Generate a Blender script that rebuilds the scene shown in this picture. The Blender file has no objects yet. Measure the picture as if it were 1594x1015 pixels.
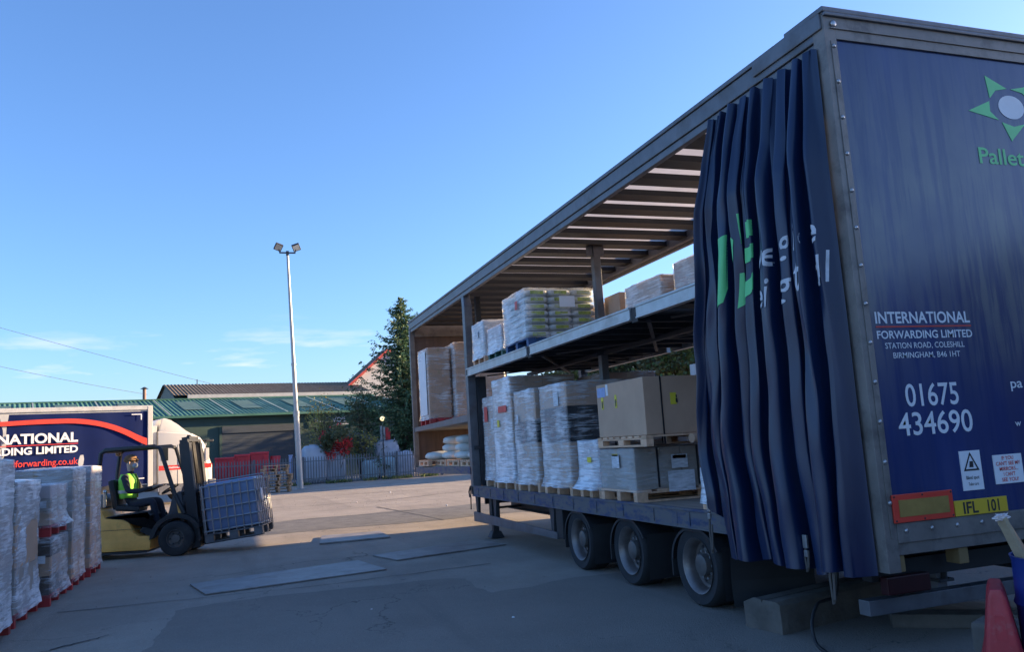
import bpy, bmesh, math, random
from mathutils import Vector, Matrix, noise
R = math.radians
random.seed(7)
sc = bpy.context.scene
col = sc.collection

# ------------------------------------------------------------------ camera
cam_d = bpy.data.cameras.new('camera')
cam = bpy.data.objects.new('camera', cam_d)
col.objects.link(cam)
cam_d.sensor_width = 36
cam_d.lens = 36 * 1279.0 / 1594
cam_d.clip_end = 3000
yaw, pitch, roll = R(19.44), R(8.03), R(-3.487)
cf = Vector((math.cos(pitch)*math.cos(yaw), -math.cos(pitch)*math.sin(yaw), math.sin(pitch)))
cr = Vector((-math.sin(yaw), -math.cos(yaw), 0)); cu = cr.cross(cf)
cr, cu = math.cos(roll)*cr + math.sin(roll)*cu, -math.sin(roll)*cr + math.cos(roll)*cu
cam.matrix_world = Matrix(((cr.x, cu.x, -cf.x, 0), (cr.y, cu.y, -cf.y, 0), (cr.z, cu.z, -cf.z, 1.75), (0, 0, 0, 1)))
sc.camera = cam

# ------------------------------------------------------------------ world and sun
SUN_EL = R(11)
world = bpy.data.worlds.new('World'); sc.world = world; world.use_nodes = True
wn, wl = world.node_tree.nodes, world.node_tree.links
bg = wn['Background']
sky = wn.new('ShaderNodeTexSky'); sky.sky_type = 'NISHITA'; sky.sun_disc = False
sky.sun_elevation = SUN_EL; sky.sun_rotation = R(180 - 1.5)
sky.air_density = 1.0; sky.dust_density = 1.0; sky.ozone_density = 6.0; sky.altitude = 100
# a few thin cloud wisps low over the horizon
tc = wn.new('ShaderNodeTexCoord'); mp = wn.new('ShaderNodeMapping'); mp.inputs['Scale'].default_value = (5, 5, 34)
nz = wn.new('ShaderNodeTexNoise'); nz.inputs['Scale'].default_value = 1.5; nz.inputs['Detail'].default_value = 6; nz.inputs['Roughness'].default_value = .55
rp = wn.new('ShaderNodeValToRGB'); rp.color_ramp.elements[0].position = .56; rp.color_ramp.elements[1].position = .80
sx = wn.new('ShaderNodeSeparateXYZ'); mr = wn.new('ShaderNodeMapRange')
mr.inputs['From Min'].default_value = .17; mr.inputs['From Max'].default_value = .09
mu = wn.new('ShaderNodeMath'); mu.operation = 'MULTIPLY'; mx = wn.new('ShaderNodeMix'); mx.data_type = 'RGBA'
wl.new(tc.outputs['Generated'], mp.inputs['Vector']); wl.new(mp.outputs[0], nz.inputs['Vector']); wl.new(nz.outputs['Fac'], rp.inputs[0])
wl.new(tc.outputs['Generated'], sx.inputs[0]); wl.new(sx.outputs['Z'], mr.inputs['Value'])
mu2 = wn.new('ShaderNodeMath'); mu2.operation = 'MULTIPLY'; mu2.inputs[1].default_value = .5
wl.new(rp.outputs[0], mu.inputs[0]); wl.new(mr.outputs[0], mu.inputs[1]); wl.new(mu.outputs[0], mu2.inputs[0]); wl.new(mu2.outputs[0], mx.inputs['Factor'])
wl.new(sky.outputs[0], mx.inputs['A']); mx.inputs['B'].default_value = (3.6, 3.7, 3.9, 1)
wb = wn.new('ShaderNodeMix'); wb.data_type = 'RGBA'; wb.blend_type = 'MULTIPLY'; wb.inputs['Factor'].default_value = 1; wb.inputs['B'].default_value = (1.26, .965, .905, 1)   # camera white balance
wl.new(mx.outputs['Result'], wb.inputs['A']); wl.new(wb.outputs['Result'], bg.inputs['Color'])
bg.inputs['Strength'].default_value = 0.06

sun_d = bpy.data.lights.new('sun', 'SUN'); sun_d.energy = 2.5; sun_d.angle = R(0.5); sun_d.color = (1.0, .71, .40)
sun = bpy.data.objects.new('sun', sun_d); col.objects.link(sun)
SUN = Vector((math.cos(SUN_EL)*.026, -math.cos(SUN_EL), math.sin(SUN_EL)))
sun.rotation_euler = SUN.to_track_quat('Z', 'Y').to_euler()
sun.location = (10, -40, 20)

vs = sc.view_settings
sc.display_settings.display_device = 'sRGB'
vs.view_transform = 'Standard'; vs.look = 'None'; vs.gamma = 1; vs.use_curve_mapping = False
vs.exposure = 2.9
sc.cycles.max_bounces = 8; sc.cycles.transparent_max_bounces = 16
sc.cycles.use_denoising = True

# ------------------------------------------------------------------ materials
MATS = {}
def M(name, c=(.5, .5, .5), rough=.6, metal=0, var=.18, scale=3.0, bump=0.0, bscale=40., c2=None, c2pos=.6, c2w=.12, c2scale=2.0,
      stretch=(1, 1, 1), spec=.5, alpha=None, island=0, transl=0, emis=None, coat=0):
    if name in MATS: return MATS[name]
    m = bpy.data.materials.new(name); m.use_nodes = True
    n, l = m.node_tree.nodes, m.node_tree.links
    p = n['Principled BSDF']
    p.inputs['Roughness'].default_value = rough; p.inputs['Metallic'].default_value = metal
    p.inputs['Specular IOR Level'].default_value = spec
    if coat: p.inputs['Coat Weight'].default_value = coat; p.inputs['Coat Roughness'].default_value = .12
    t = n.new('ShaderNodeTexCoord'); mp = n.new('ShaderNodeMapping'); mp.inputs['Scale'].default_value = stretch
    l.new(t.outputs['Object'], mp.inputs['Vector'])
    a = n.new('ShaderNodeTexNoise'); a.inputs['Scale'].default_value = scale; a.inputs['Detail'].default_value = 7; a.inputs['Roughness'].default_value = .62
    l.new(mp.outputs[0], a.inputs['Vector'])
    r = n.new('ShaderNodeValToRGB')
    r.color_ramp.elements[0].position = .28; r.color_ramp.elements[1].position = .72
    r.color_ramp.elements[0].color = tuple(x*(1-var) for x in c) + (1,); r.color_ramp.elements[1].color = tuple(min(1, x*(1+var)) for x in c) + (1,)
    l.new(a.outputs['Fac'], r.inputs[0]); out = r.outputs[0]
    if c2:
        b = n.new('ShaderNodeTexNoise'); b.inputs['Scale'].default_value = c2scale; b.inputs['Detail'].default_value = 9; b.inputs['Roughness'].default_value = .68
        l.new(mp.outputs[0], b.inputs['Vector'])
        q = n.new('ShaderNodeValToRGB'); q.color_ramp.elements[0].position = c2pos - c2w; q.color_ramp.elements[1].position = c2pos + c2w
        l.new(b.outputs['Fac'], q.inputs[0])
        x = n.new('ShaderNodeMix'); x.data_type = 'RGBA'; l.new(q.outputs[0], x.inputs['Factor']); l.new(out, x.inputs['A']); x.inputs['B'].default_value = tuple(c2) + (1,)
        out = x.outputs['Result']
    if island:
        g = n.new('ShaderNodeNewGeometry'); h = n.new('ShaderNodeHueSaturation'); k = n.new('ShaderNodeMapRange')
        k.inputs['To Min'].default_value = 1 - island; k.inputs['To Max'].default_value = 1 + island
        l.new(g.outputs['Random Per Island'], k.inputs['Value']); l.new(k.outputs[0], h.inputs['Value']); l.new(out, h.inputs['Color']); out = h.outputs[0]
    l.new(out, p.inputs['Base Color'])
    rr = n.new('ShaderNodeMapRange'); rr.inputs['To Min'].default_value = max(.02, rough - .08); rr.inputs['To Max'].default_value = min(1, rough + .08)
    l.new(a.outputs['Fac'], rr.inputs['Value']); l.new(rr.outputs[0], p.inputs['Roughness'])
    if bump:
        d = n.new('ShaderNodeTexNoise'); d.inputs['Scale'].default_value = bscale; d.inputs['Detail'].default_value = 5
        l.new(mp.outputs[0], d.inputs['Vector'])
        bp = n.new('ShaderNodeBump'); bp.inputs['Strength'].default_value = bump; bp.inputs['Distance'].default_value = .02
        l.new(d.outputs['Fac'], bp.inputs['Height']); l.new(bp.outputs[0], p.inputs['Normal'])
    if emis:
        p.inputs['Emission Color'].default_value = tuple(emis[:3]) + (1,); p.inputs['Emission Strength'].default_value = emis[3]
    if transl:
        tb = n.new('ShaderNodeBsdfTranslucent'); l.new(out, tb.inputs['Color']); s = n.new('ShaderNodeMixShader'); s.inputs[0].default_value = transl
        l.new(p.outputs[0], s.inputs[1]); l.new(tb.outputs[0], s.inputs[2]); l.new(s.outputs[0], n['Material Output'].inputs[0])
    MATS[name] = m
    return m

def film_mat(name, lo, hi, c=(.88, .90, .93), rough=.2, graze=.4):
    """crumpled stretch wrap: clear film with whiter creases"""
    m = bpy.data.materials.new(name); m.use_nodes = True
    n, l = m.node_tree.nodes, m.node_tree.links
    p = n['Principled BSDF']; p.inputs['Base Color'].default_value = c + (1,); p.inputs['Roughness'].default_value = rough; p.inputs['Specular IOR Level'].default_value = .7
    t = n.new('ShaderNodeTexCoord')
    mp = n.new('ShaderNodeMapping'); mp.inputs['Rotation'].default_value = (R(24), R(-24), 0); mp.inputs['Scale'].default_value = (1.3, 1.3, 17)
    l.new(t.outputs['Object'], mp.inputs['Vector'])
    a = n.new('ShaderNodeTexNoise'); a.inputs['Scale'].default_value = 2.0; a.inputs['Detail'].default_value = 7; a.inputs['Roughness'].default_value = .6; a.inputs['Distortion'].default_value = .55
    l.new(mp.outputs[0], a.inputs['Vector'])
    b = n.new('ShaderNodeTexNoise'); b.inputs['Scale'].default_value = 2.1; b.inputs['Detail'].default_value = 3
    l.new(t.outputs['Object'], b.inputs['Vector'])
    ad = n.new('ShaderNodeMath'); ad.operation = 'ADD'; l.new(a.outputs['Fac'], ad.inputs[0]); l.new(b.outputs['Fac'], ad.inputs[1])
    k = n.new('ShaderNodeMapRange'); k.inputs['From Min'].default_value = .95; k.inputs['From Max'].default_value = 1.27
    k.inputs['To Min'].default_value = lo; k.inputs['To Max'].default_value = hi
    l.new(ad.outputs[0], k.inputs['Value'])
    lw = n.new('ShaderNodeLayerWeight'); lw.inputs['Blend'].default_value = .5     # film whitens where it is seen edge-on
    ml = n.new('ShaderNodeMath'); ml.operation = 'MULTIPLY_ADD'; ml.use_clamp = True; ml.inputs[1].default_value = graze
    l.new(lw.outputs['Facing'], ml.inputs[0]); l.new(k.outputs[0], ml.inputs[2])
    bp = n.new('ShaderNodeBump'); bp.inputs['Strength'].default_value = .8; bp.inputs['Distance'].default_value = .03
    l.new(a.outputs['Fac'], bp.inputs['Height']); l.new(bp.outputs[0], p.inputs['Normal'])
    tr = n.new('ShaderNodeBsdfTransparent'); tr.inputs[0].default_value = (.93, .94, .95, 1)
    s = n.new('ShaderNodeMixShader'); l.new(ml.outputs[0], s.inputs[0]); l.new(tr.outputs[0], s.inputs[1]); l.new(p.outputs[0], s.inputs[2])
    l.new(s.outputs[0], n['Material Output'].inputs[0])
    MATS[name] = m
    return m

# ------------------------------------------------------------------ mesh helpers
def rootmat(o):
    m = o.matrix_basis.copy()
    while o.parent:
        o = o.parent; m = o.matrix_basis @ m
    return m

class MB:
    def __init__(s): s.v = []; s.f = []; s.m = []; s.mi = 0
    def add(s, vs, fs):
        b = len(s.v); s.v += [tuple(v) for v in vs]; s.f += [tuple(b+i for i in f) for f in fs]; s.m += [s.mi]*len(fs); return s
    def hexa(s, p):
        return s.add(p, [(0, 3, 2, 1), (4, 5, 6, 7), (0, 1, 5, 4), (1, 2, 6, 5), (2, 3, 7, 6), (3, 0, 4, 7)])
    def box(s, x0, x1, y0, y1, z0, z1):
        x0, x1 = sorted((x0, x1)); y0, y1 = sorted((y0, y1)); z0, z1 = sorted((z0, z1))
        return s.hexa([(x0, y0, z0), (x1, y0, z0), (x1, y1, z0), (x0, y1, z0), (x0, y0, z1), (x1, y0, z1), (x1, y1, z1), (x0, y1, z1)])
    def obox(s, c, size, rot=None):
        c = Vector(c); h = Vector(size)/2; rot = rot or Matrix.Identity(3)
        P = [(-1, -1, -1), (1, -1, -1), (1, 1, -1), (-1, 1, -1), (-1, -1, 1), (1, -1, 1), (1, 1, 1), (-1, 1, 1)]
        return s.hexa([c + rot @ Vector((a*h.x, b*h.y, d*h.z)) for a, b, d in P])
    def bar(s, a, b, w, h, up=(0, 0, 1)):
        a = Vector(a); b = Vector(b); d = (b-a).normalized(); up = Vector(up)
        if abs(d.dot(up)) > .98: up = Vector((1, 0, 0))
        r = d.cross(up).normalized(); u = r.cross(d)
        pts = [e + r*(i*w/2) + u*(j*h/2) for e in (a, b) for i, j in ((-1, -1), (1, -1), (1, 1), (-1, 1))]
        return s.hexa(pts)
    def cyl(s, a, b, r0, r1=None, seg=16, cap=True):
        a = Vector(a); b = Vector(b); r1 = r0 if r1 is None else r1; d = (b-a).normalized()
        u = d.orthogonal().normalized(); w = d.cross(u); vs = []
        for e, r in ((a, r0), (b, r1)):
            for i in range(seg):
                t = 2*math.pi*i/seg; vs.append(e + (u*math.cos(t) + w*math.sin(t))*r)
        fs = [(i, (i+1) % seg, seg+(i+1) % seg, seg+i) for i in range(seg)]
        if cap: fs += [tuple(range(seg))[::-1], tuple(range(seg, 2*seg))]
        return s.add(vs, fs)
    def tube(s, pts, r, seg=8):
        pts = [Vector(p) for p in pts]; vs = []; n = len(pts); u = None
        for i, p in enumerate(pts):
            d = (pts[min(i+1, n-1)] - pts[max(i-1, 0)]).normalized()
            u = d.orthogonal().normalized() if u is None else (u - d*u.dot(d)).normalized()
            w = d.cross(u); rr = r[i] if isinstance(r, (list, tuple)) else r
            vs += [p + (u*math.cos(2*math.pi*k/seg) + w*math.sin(2*math.pi*k/seg))*rr for k in range(seg)]
        fs = [(i*seg+k, i*seg+(k+1) % seg, (i+1)*seg+(k+1) % seg, (i+1)*seg+k) for i in range(n-1) for k in range(seg)]
        fs += [tuple(range(seg))[::-1], tuple(range((n-1)*seg, n*seg))]
        return s.add(vs, fs)
    def lathe(s, prof, c, axis, seg=32):
        """prof: (along axis, radius) pairs"""
        c = Vector(c); d = Vector(axis).normalized(); u = d.orthogonal().normalized(); w = d.cross(u); vs = []
        for h, r in prof:
            vs += [c + d*h + (u*math.cos(2*math.pi*k/seg) + w*math.sin(2*math.pi*k/seg))*r for k in range(seg)]
        n = len(prof)
        return s.add(vs, [(i*seg+k, i*seg+(k+1) % seg, (i+1)*seg+(k+1) % seg, (i+1)*seg+k) for i in range(n-1) for k in range(seg)])
    def prism(s, poly, fn, d0, d1):
        n = len(poly); vs = [fn(u, v, d0) for u, v in poly] + [fn(u, v, d1) for u, v in poly]
        return s.add(vs, [tuple(range(n))[::-1], tuple(range(n, 2*n))] + [(i, (i+1) % n, n+(i+1) % n, n+i) for i in range(n)])
    def grid(s, fn, nu, nv):
        vs = [fn(i/nu, j/nv) for j in range(nv+1) for i in range(nu+1)]
        return s.add(vs, [(j*(nu+1)+i, j*(nu+1)+i+1, (j+1)*(nu+1)+i+1, (j+1)*(nu+1)+i) for j in range(nv) for i in range(nu)])
    def ball(s, c, rad, nu=16, nv=10, fn=None):
        c = Vector(c); rad = Vector(rad if hasattr(rad, '__len__') else (rad,)*3); vs = []; fs = []
        for j in range(nv+1):
            for i in range(nu):
                th = math.pi*j/nv; ph = 2*math.pi*i/nu
                d = Vector((math.sin(th)*math.cos(ph), math.sin(th)*math.sin(ph), math.cos(th))); k = fn(d) if fn else 1
                vs.append(c + Vector((d.x*rad.x, d.y*rad.y, d.z*rad.z))*k)
        for j in range(nv):
            for i in range(nu): fs.append((j*nu+i, (j+1)*nu+i, (j+1)*nu+(i+1) % nu, j*nu+(i+1) % nu))
        return s.add(vs, fs)
    def text(s, body, w, h, fn, bold=0.0, shear=0.0, cut=0, spacing=1.0, real=True):
        vs, fs = text_mesh(body, bold, shear, cut and (cut/w, cut/h), spacing)
        return s.add([fn(x*w, y*h) for x, y in vs], fs)
    def build(s, name, mat, parent=None, smooth=False, bevel=0.0, local=False, seg=2):
        me = bpy.data.meshes.new(name)
        vs = s.v
        if parent is not None and not local:
            inv = rootmat(parent).inverted(); vs = [tuple(inv @ Vector(v)) for v in vs]
        me.from_pydata(vs, [], s.f); me.validate(clean_customdata=False)
        for mm in (mat if isinstance(mat, (list, tuple)) else [mat]): me.materials.append(MATS[mm] if isinstance(mm, str) else mm)
        if len(me.polygons) == len(s.m): me.polygons.foreach_set('material_index', s.m)
        bm = bmesh.new(); bm.from_mesh(me)
        if bevel:
            es = [e for e in bm.edges if len(e.link_faces) == 2 and e.calc_face_angle(0) > .6]
            bmesh.ops.bevel(bm, geom=es, offset=bevel, segments=seg, affect='EDGES', profile=.6, clamp_overlap=True)
        bmesh.ops.recalc_face_normals(bm, faces=bm.faces)
        bm.to_mesh(me); bm.free()
        if smooth:
            me.polygons.foreach_set('use_smooth', [True]*len(me.polygons))
            if smooth != 'all': me.set_sharp_from_angle(angle=R(42))
        o = bpy.data.objects.new(name, me); col.objects.link(o)
        if parent is not None: o.parent = parent
        return o

_T = {}
def text_mesh(body, bold, shear, cut, spacing):
    key = (body, bold, shear, cut, spacing)
    if key in _T: return _T[key]
    cu_ = bpy.data.curves.new('t', 'FONT'); cu_.body = body; cu_.offset = bold; cu_.shear = shear; cu_.space_character = spacing; cu_.resolution_u = 4
    o = bpy.data.objects.new('t', cu_); col.objects.link(o)
    me = bpy.data.meshes.new_from_object(o.evaluated_get(bpy.context.evaluated_depsgraph_get()))
    bpy.data.objects.remove(o); bpy.data.curves.remove(cu_)
    bm = bmesh.new(); bm.from_mesh(me); bpy.data.meshes.remove(me)
    xs = [v.co.x for v in bm.verts]; x0, x1 = min(xs), max(xs); H = .69
    for v in bm.verts: v.co.x = (v.co.x-x0)/(x1-x0); v.co.y = v.co.y/H; v.co.z = 0
    bmesh.ops.remove_doubles(bm, verts=bm.verts, dist=1e-5)
    if cut:
        for ax, st, lo, hi in ((0, cut[0], 0, 1), (1, cut[1], -.4, 1.3)):
            k = lo + st
            while k < hi:
                pc = [0, 0, 0]; pc[ax] = k; pn = [0, 0, 0]; pn[ax] = 1
                bmesh.ops.bisect_plane(bm, geom=bm.verts[:]+bm.edges[:]+bm.faces[:], plane_co=pc, plane_no=pn); k += st
    bm.verts.index_update()
    r = ([(v.co.x, v.co.y) for v in bm.verts], [tuple(v.index for v in f.verts) for f in bm.faces]); bm.free()
    _T[key] = r
    return r

def tag(o, label, cat, group=None, kind=None):
    if label: o['label'] = label
    if cat: o['category'] = cat
    if group: o['group'] = group
    if kind: o['kind'] = kind
    return o
def thing(name, label, cat, loc=(0, 0, 0), rz=0, group=None, rot=None):
    o = bpy.data.objects.new(name, None); col.objects.link(o); o.location = loc; o.rotation_euler = rot or (0, 0, rz); o.empty_display_size = .3
    return tag(o, label, cat, group)
def dup(o, loc=None, rz=None, label=None, parent=None):
    c = o.copy(); col.objects.link(c)
    if parent is not None: c.parent = parent
    if loc is not None: c.location = loc
    if rz is not None: c.rotation_euler = (0, 0, rz)
    if label: c['label'] = label
    for ch in list(o.children): dup(ch, parent=c)
    return c
def structure(o): o['kind'] = 'structure'; return o

# palette
def ground_mat(name, c, stain, dirt, crack, cs=.22):
    m = M(name, c, .9, var=.16, scale=.7, bump=.55, bscale=75, c2=stain, c2pos=.60, c2w=.16, c2scale=.45)
    n, l = m.node_tree.nodes, m.node_tree.links; p = n['Principled BSDF']; t = n.new('ShaderNodeTexCoord')
    src = p.inputs['Base Color'].links[0].from_socket
    def mixin(fac, colr):
        nonlocal src
        x = n.new('ShaderNodeMix'); x.data_type = 'RGBA'; l.new(fac, x.inputs['Factor']); l.new(src, x.inputs['A']); x.inputs['B'].default_value = tuple(colr)+(1,); src = x.outputs['Result']
    def nz(scale, det, vec=None, dist=0, rough=.6):
        a = n.new('ShaderNodeTexNoise'); a.inputs['Scale'].default_value = scale; a.inputs['Detail'].default_value = det; a.inputs['Distortion'].default_value = dist; a.inputs['Roughness'].default_value = rough
        l.new(vec or t.outputs['Object'], a.inputs['Vector']); return a
    def ramp(sock, a, b, va=0, vb=1):
        r = n.new('ShaderNodeMapRange'); r.inputs['From Min'].default_value = a; r.inputs['From Max'].default_value = b; r.inputs['To Min'].default_value = va; r.inputs['To Max'].default_value = vb; l.new(sock, r.inputs['Value']); return r.outputs[0]
    def mul(a, b):
        q = n.new('ShaderNodeMath'); q.operation = 'MULTIPLY'; l.new(a, q.inputs[0]); l.new(b, q.inputs[1]); return q.outputs[0]
    # worn wheel tracks running up the yard, speckled aggregate, oil spots, fine cracks
    mp = n.new('ShaderNodeMapping'); mp.inputs['Scale'].default_value = (.10, 1.3, 1); mp.inputs['Rotation'].default_value = (0, 0, R(12)); l.new(t.outputs['Object'], mp.inputs['Vector'])
    mixin(ramp(nz(1.0, 6, mp.outputs[0], .6).outputs['Fac'], .52, .74, 0, .55), dirt)
    mixin(ramp(nz(26, 5).outputs['Fac'], .56, .70, 0, .45), [min(1, x*1.5) for x in c])
    mixin(ramp(nz(60, 3).outputs['Fac'], .58, .68, 0, .5), [x*.55 for x in c])
    mixin(ramp(nz(1.9, 4, None, .3).outputs['Fac'], .70, .76, 0, .7), [x*.45 for x in c])
    v = n.new('ShaderNodeTexVoronoi'); v.feature = 'DISTANCE_TO_EDGE'; v.inputs['Scale'].default_value = cs
    w = n.new('ShaderNodeVectorMath'); w.operation = 'MULTIPLY_ADD'; d = nz(1.1, 6); l.new(d.outputs['Color'], w.inputs[0]); w.inputs[1].default_value = (1.6, 1.6, 0); l.new(t.outputs['Object'], w.inputs[2]); l.new(w.outputs[0], v.inputs['Vector'])
    mixin(mul(ramp(v.outputs['Distance'], .0, .004, crack, 0), ramp(nz(.3, 2).outputs['Fac'], .42, .58)), [x*.3 for x in c])
    l.new(src, p.inputs['Base Color']); return m
ground_mat('asphalt', (.325, .282, .235), (.235, .203, .17), (.195, .17, .144), .9)
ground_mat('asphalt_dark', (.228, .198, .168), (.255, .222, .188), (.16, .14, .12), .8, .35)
M('steel_plate', (.27, .25, .235), .52, .25, var=.3, scale=2.5, bump=.15, bscale=20, c2=(.13, .105, .09), c2pos=.62)
M('blue_rail', (.035, .055, .13), .6, var=.35, scale=3, c2=(.12, .115, .12), c2pos=.47, c2w=.07, c2scale=5, stretch=(1, 1, 3))
M('dark_steel', (.045, .048, .055), .6, .2, var=.3, scale=4)
M('black_steel', (.02, .021, .024), .6, .1, var=.3)
M('grey_steel', (.15, .155, .17), .5, .5, var=.25, scale=5, c2=(.10, .085, .075), c2pos=.66)
M('rail_galv', (.40, .42, .44), .42, .6, var=.2, scale=6, c2=(.25, .24, .23), c2pos=.64)
M('frame_steel', (.20, .18, .165), .5, .25, var=.22, scale=3, c2=(.075, .068, .065), c2pos=.62, c2scale=4)
M('roof_grp', (.74, .69, .65), .55, var=.12, scale=1.5, transl=.55)
M('board_brown', (.095, .062, .050), .6, var=.3, scale=2, stretch=(1, 6, .6))
M('floor_wood', (.25, .205, .165), .75, var=.3, scale=3, stretch=(.5, 6, 1))
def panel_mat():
    # blue panel; streaky dust tone, its pale middle band painting in a reflection
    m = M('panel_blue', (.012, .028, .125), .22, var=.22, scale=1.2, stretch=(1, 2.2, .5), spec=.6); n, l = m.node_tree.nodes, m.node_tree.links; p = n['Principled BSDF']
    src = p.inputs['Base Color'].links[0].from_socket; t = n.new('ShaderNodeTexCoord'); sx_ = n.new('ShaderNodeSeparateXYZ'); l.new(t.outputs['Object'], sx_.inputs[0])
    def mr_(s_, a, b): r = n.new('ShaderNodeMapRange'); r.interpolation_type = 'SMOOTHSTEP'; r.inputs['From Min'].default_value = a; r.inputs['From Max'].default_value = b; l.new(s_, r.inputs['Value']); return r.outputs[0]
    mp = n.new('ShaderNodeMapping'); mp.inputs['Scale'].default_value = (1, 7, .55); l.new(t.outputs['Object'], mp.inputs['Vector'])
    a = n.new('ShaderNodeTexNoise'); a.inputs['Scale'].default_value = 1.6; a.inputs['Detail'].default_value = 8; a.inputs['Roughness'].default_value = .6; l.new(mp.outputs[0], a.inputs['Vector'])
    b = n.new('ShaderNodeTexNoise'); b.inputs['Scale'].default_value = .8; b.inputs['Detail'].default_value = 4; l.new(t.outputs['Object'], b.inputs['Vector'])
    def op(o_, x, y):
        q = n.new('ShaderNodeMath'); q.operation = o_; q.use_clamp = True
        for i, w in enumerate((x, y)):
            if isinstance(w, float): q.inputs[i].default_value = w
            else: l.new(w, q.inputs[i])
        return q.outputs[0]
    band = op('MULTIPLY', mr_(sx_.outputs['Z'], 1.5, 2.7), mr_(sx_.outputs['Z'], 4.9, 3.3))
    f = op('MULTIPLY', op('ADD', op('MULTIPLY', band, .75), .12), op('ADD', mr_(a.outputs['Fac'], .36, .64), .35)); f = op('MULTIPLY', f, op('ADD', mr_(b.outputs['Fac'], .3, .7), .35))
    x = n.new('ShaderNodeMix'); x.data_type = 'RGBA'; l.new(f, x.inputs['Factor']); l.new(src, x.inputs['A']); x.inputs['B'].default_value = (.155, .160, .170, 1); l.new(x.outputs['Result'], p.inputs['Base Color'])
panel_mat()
M('curtain_blue', (.0046, .0175, .062), .36, var=.3, scale=1.4, bump=.22, bscale=7, c2=(.02, .032, .06), c2pos=.66, c2w=.16, c2scale=1.3, stretch=(1, 1, .30), spec=.5)
M('white_print', (.66, .68, .72), .5, var=.1)
M('grey_print', (.55, .57, .62), .5, var=.2, scale=9)
M('green_print', (.13, .60, .22), .45, var=.12)
M('red_print', (.50, .045, .04), .5, var=.12)
M('rubber', (.021, .022, .025), .82, var=.3, scale=6, bump=.2, bscale=30, c2=(.06, .058, .057), c2pos=.66)
M('rubber_flap', (.017, .018, .021), .6, var=.35, scale=3)
M('rim', (.21, .19, .185), .45, .6, var=.25, scale=5, c2=(.13, .10, .085), c2pos=.58)
M('rim_dark', (.13, .12, .115), .55, .4, var=.3, scale=6)
M('cardboard', (.52, .335, .225), .8, var=.1, scale=2.5, bump=.05, bscale=14)
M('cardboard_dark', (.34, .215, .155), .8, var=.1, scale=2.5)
M('cardboard_grey', (.38, .32, .27), .8, var=.14, scale=2.5)
M('tape', (.40, .27, .15), .3, var=.1, spec=.7)
M('carton_white', (.62, .60, .58), .7, var=.08)
M('carton_pink', (.52, .42, .40), .7, var=.16, scale=3)
M('wood', (.66, .41, .26), .8, var=.25, scale=3, stretch=(1, 5, 3), island=.2)
M('wood_grey', (.34, .255, .175), .85, var=.3, scale=3, stretch=(1, 5, 3), island=.3)
M('red_paint', (.45, .03, .035), .55, var=.3, scale=5, c2=(.22, .05, .04), c2pos=.62)
M('blue_paint', (.025, .085, .22), .55, var=.25, scale=5)
M('green_paint', (.02, .10, .085), .55, var=.3)
M('black_plastic', (.010, .0105, .013), .35, var=.2)
M('label_white', (.72, .73, .76), .5, var=.06)
M('label_yellow', (.72, .60, .04), .5, var=.12)
M('label_red', (.62, .06, .05), .5, var=.12)
M('ink', (.02, .02, .024), .6, var=.1)
M('paper_blue', (.30, .38, .60), .6, var=.25, scale=14)
M('sack', (.60, .62, .60), .55, var=.1, scale=4, bump=.2, bscale=16)
M('sack_print', (.40, .46, .06), .55, var=.5, scale=16)
M('bolt', (.42, .42, .43), .35, .8, var=.1)
film_mat('film', .02, .68, graze=.40)
film_mat('film_thick', .06, .92, (.90, .91, .94), graze=.58)
film_mat('film_thin', .0, .34, graze=.16)
M('paper_print', (.60, .61, .64), .6, var=.35, scale=9, stretch=(1, 1, 5), c2=(.25, .25, .28), c2pos=.66, c2w=.04, c2scale=22)

# ------------------------------------------------------------------ ground
mb = MB(); mb.add([(-150, -400, 0), (700, -400, 0), (700, 400, 0), (-150, 400, 0)], [(0, 1, 2, 3)])
structure(mb.build('ground', 'asphalt'))
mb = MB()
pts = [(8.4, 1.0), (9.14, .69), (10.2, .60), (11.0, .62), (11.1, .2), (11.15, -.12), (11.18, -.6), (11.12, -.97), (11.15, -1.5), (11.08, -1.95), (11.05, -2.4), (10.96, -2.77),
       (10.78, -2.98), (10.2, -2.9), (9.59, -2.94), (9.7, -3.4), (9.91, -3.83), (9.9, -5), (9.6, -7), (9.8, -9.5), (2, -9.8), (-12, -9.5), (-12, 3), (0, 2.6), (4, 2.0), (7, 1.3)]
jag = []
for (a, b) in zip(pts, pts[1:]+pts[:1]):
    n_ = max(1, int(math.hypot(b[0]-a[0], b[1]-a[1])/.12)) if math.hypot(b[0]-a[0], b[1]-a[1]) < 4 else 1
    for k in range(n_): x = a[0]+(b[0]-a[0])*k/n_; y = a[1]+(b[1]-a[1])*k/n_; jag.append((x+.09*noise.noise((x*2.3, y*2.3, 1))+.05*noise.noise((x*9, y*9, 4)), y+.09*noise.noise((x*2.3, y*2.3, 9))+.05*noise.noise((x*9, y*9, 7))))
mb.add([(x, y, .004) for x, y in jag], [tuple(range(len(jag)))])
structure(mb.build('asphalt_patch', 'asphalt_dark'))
# worn strip of older tarmac in the sunny part of the yard
mb = MB(); rn = random.Random(3)
pts = [(19.8+rn.uniform(-.2, .2), 1.6-i*1.1) for i in range(9)] + [(23.6+rn.uniform(-.4, .4), -8.2+i*1.2) for i in range(7)]
mb.add([(x, y, .004) for x, y in pts], [tuple(range(len(pts)))])
M('tarmac_worn', (.115, .112, .108), .9, var=.35, scale=1.6, bump=.6, bscale=50, c2=(.165, .16, .152), c2pos=.52, c2scale=3)
structure(mb.build('tarmac_patch', 'tarmac_worn'))
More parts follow.
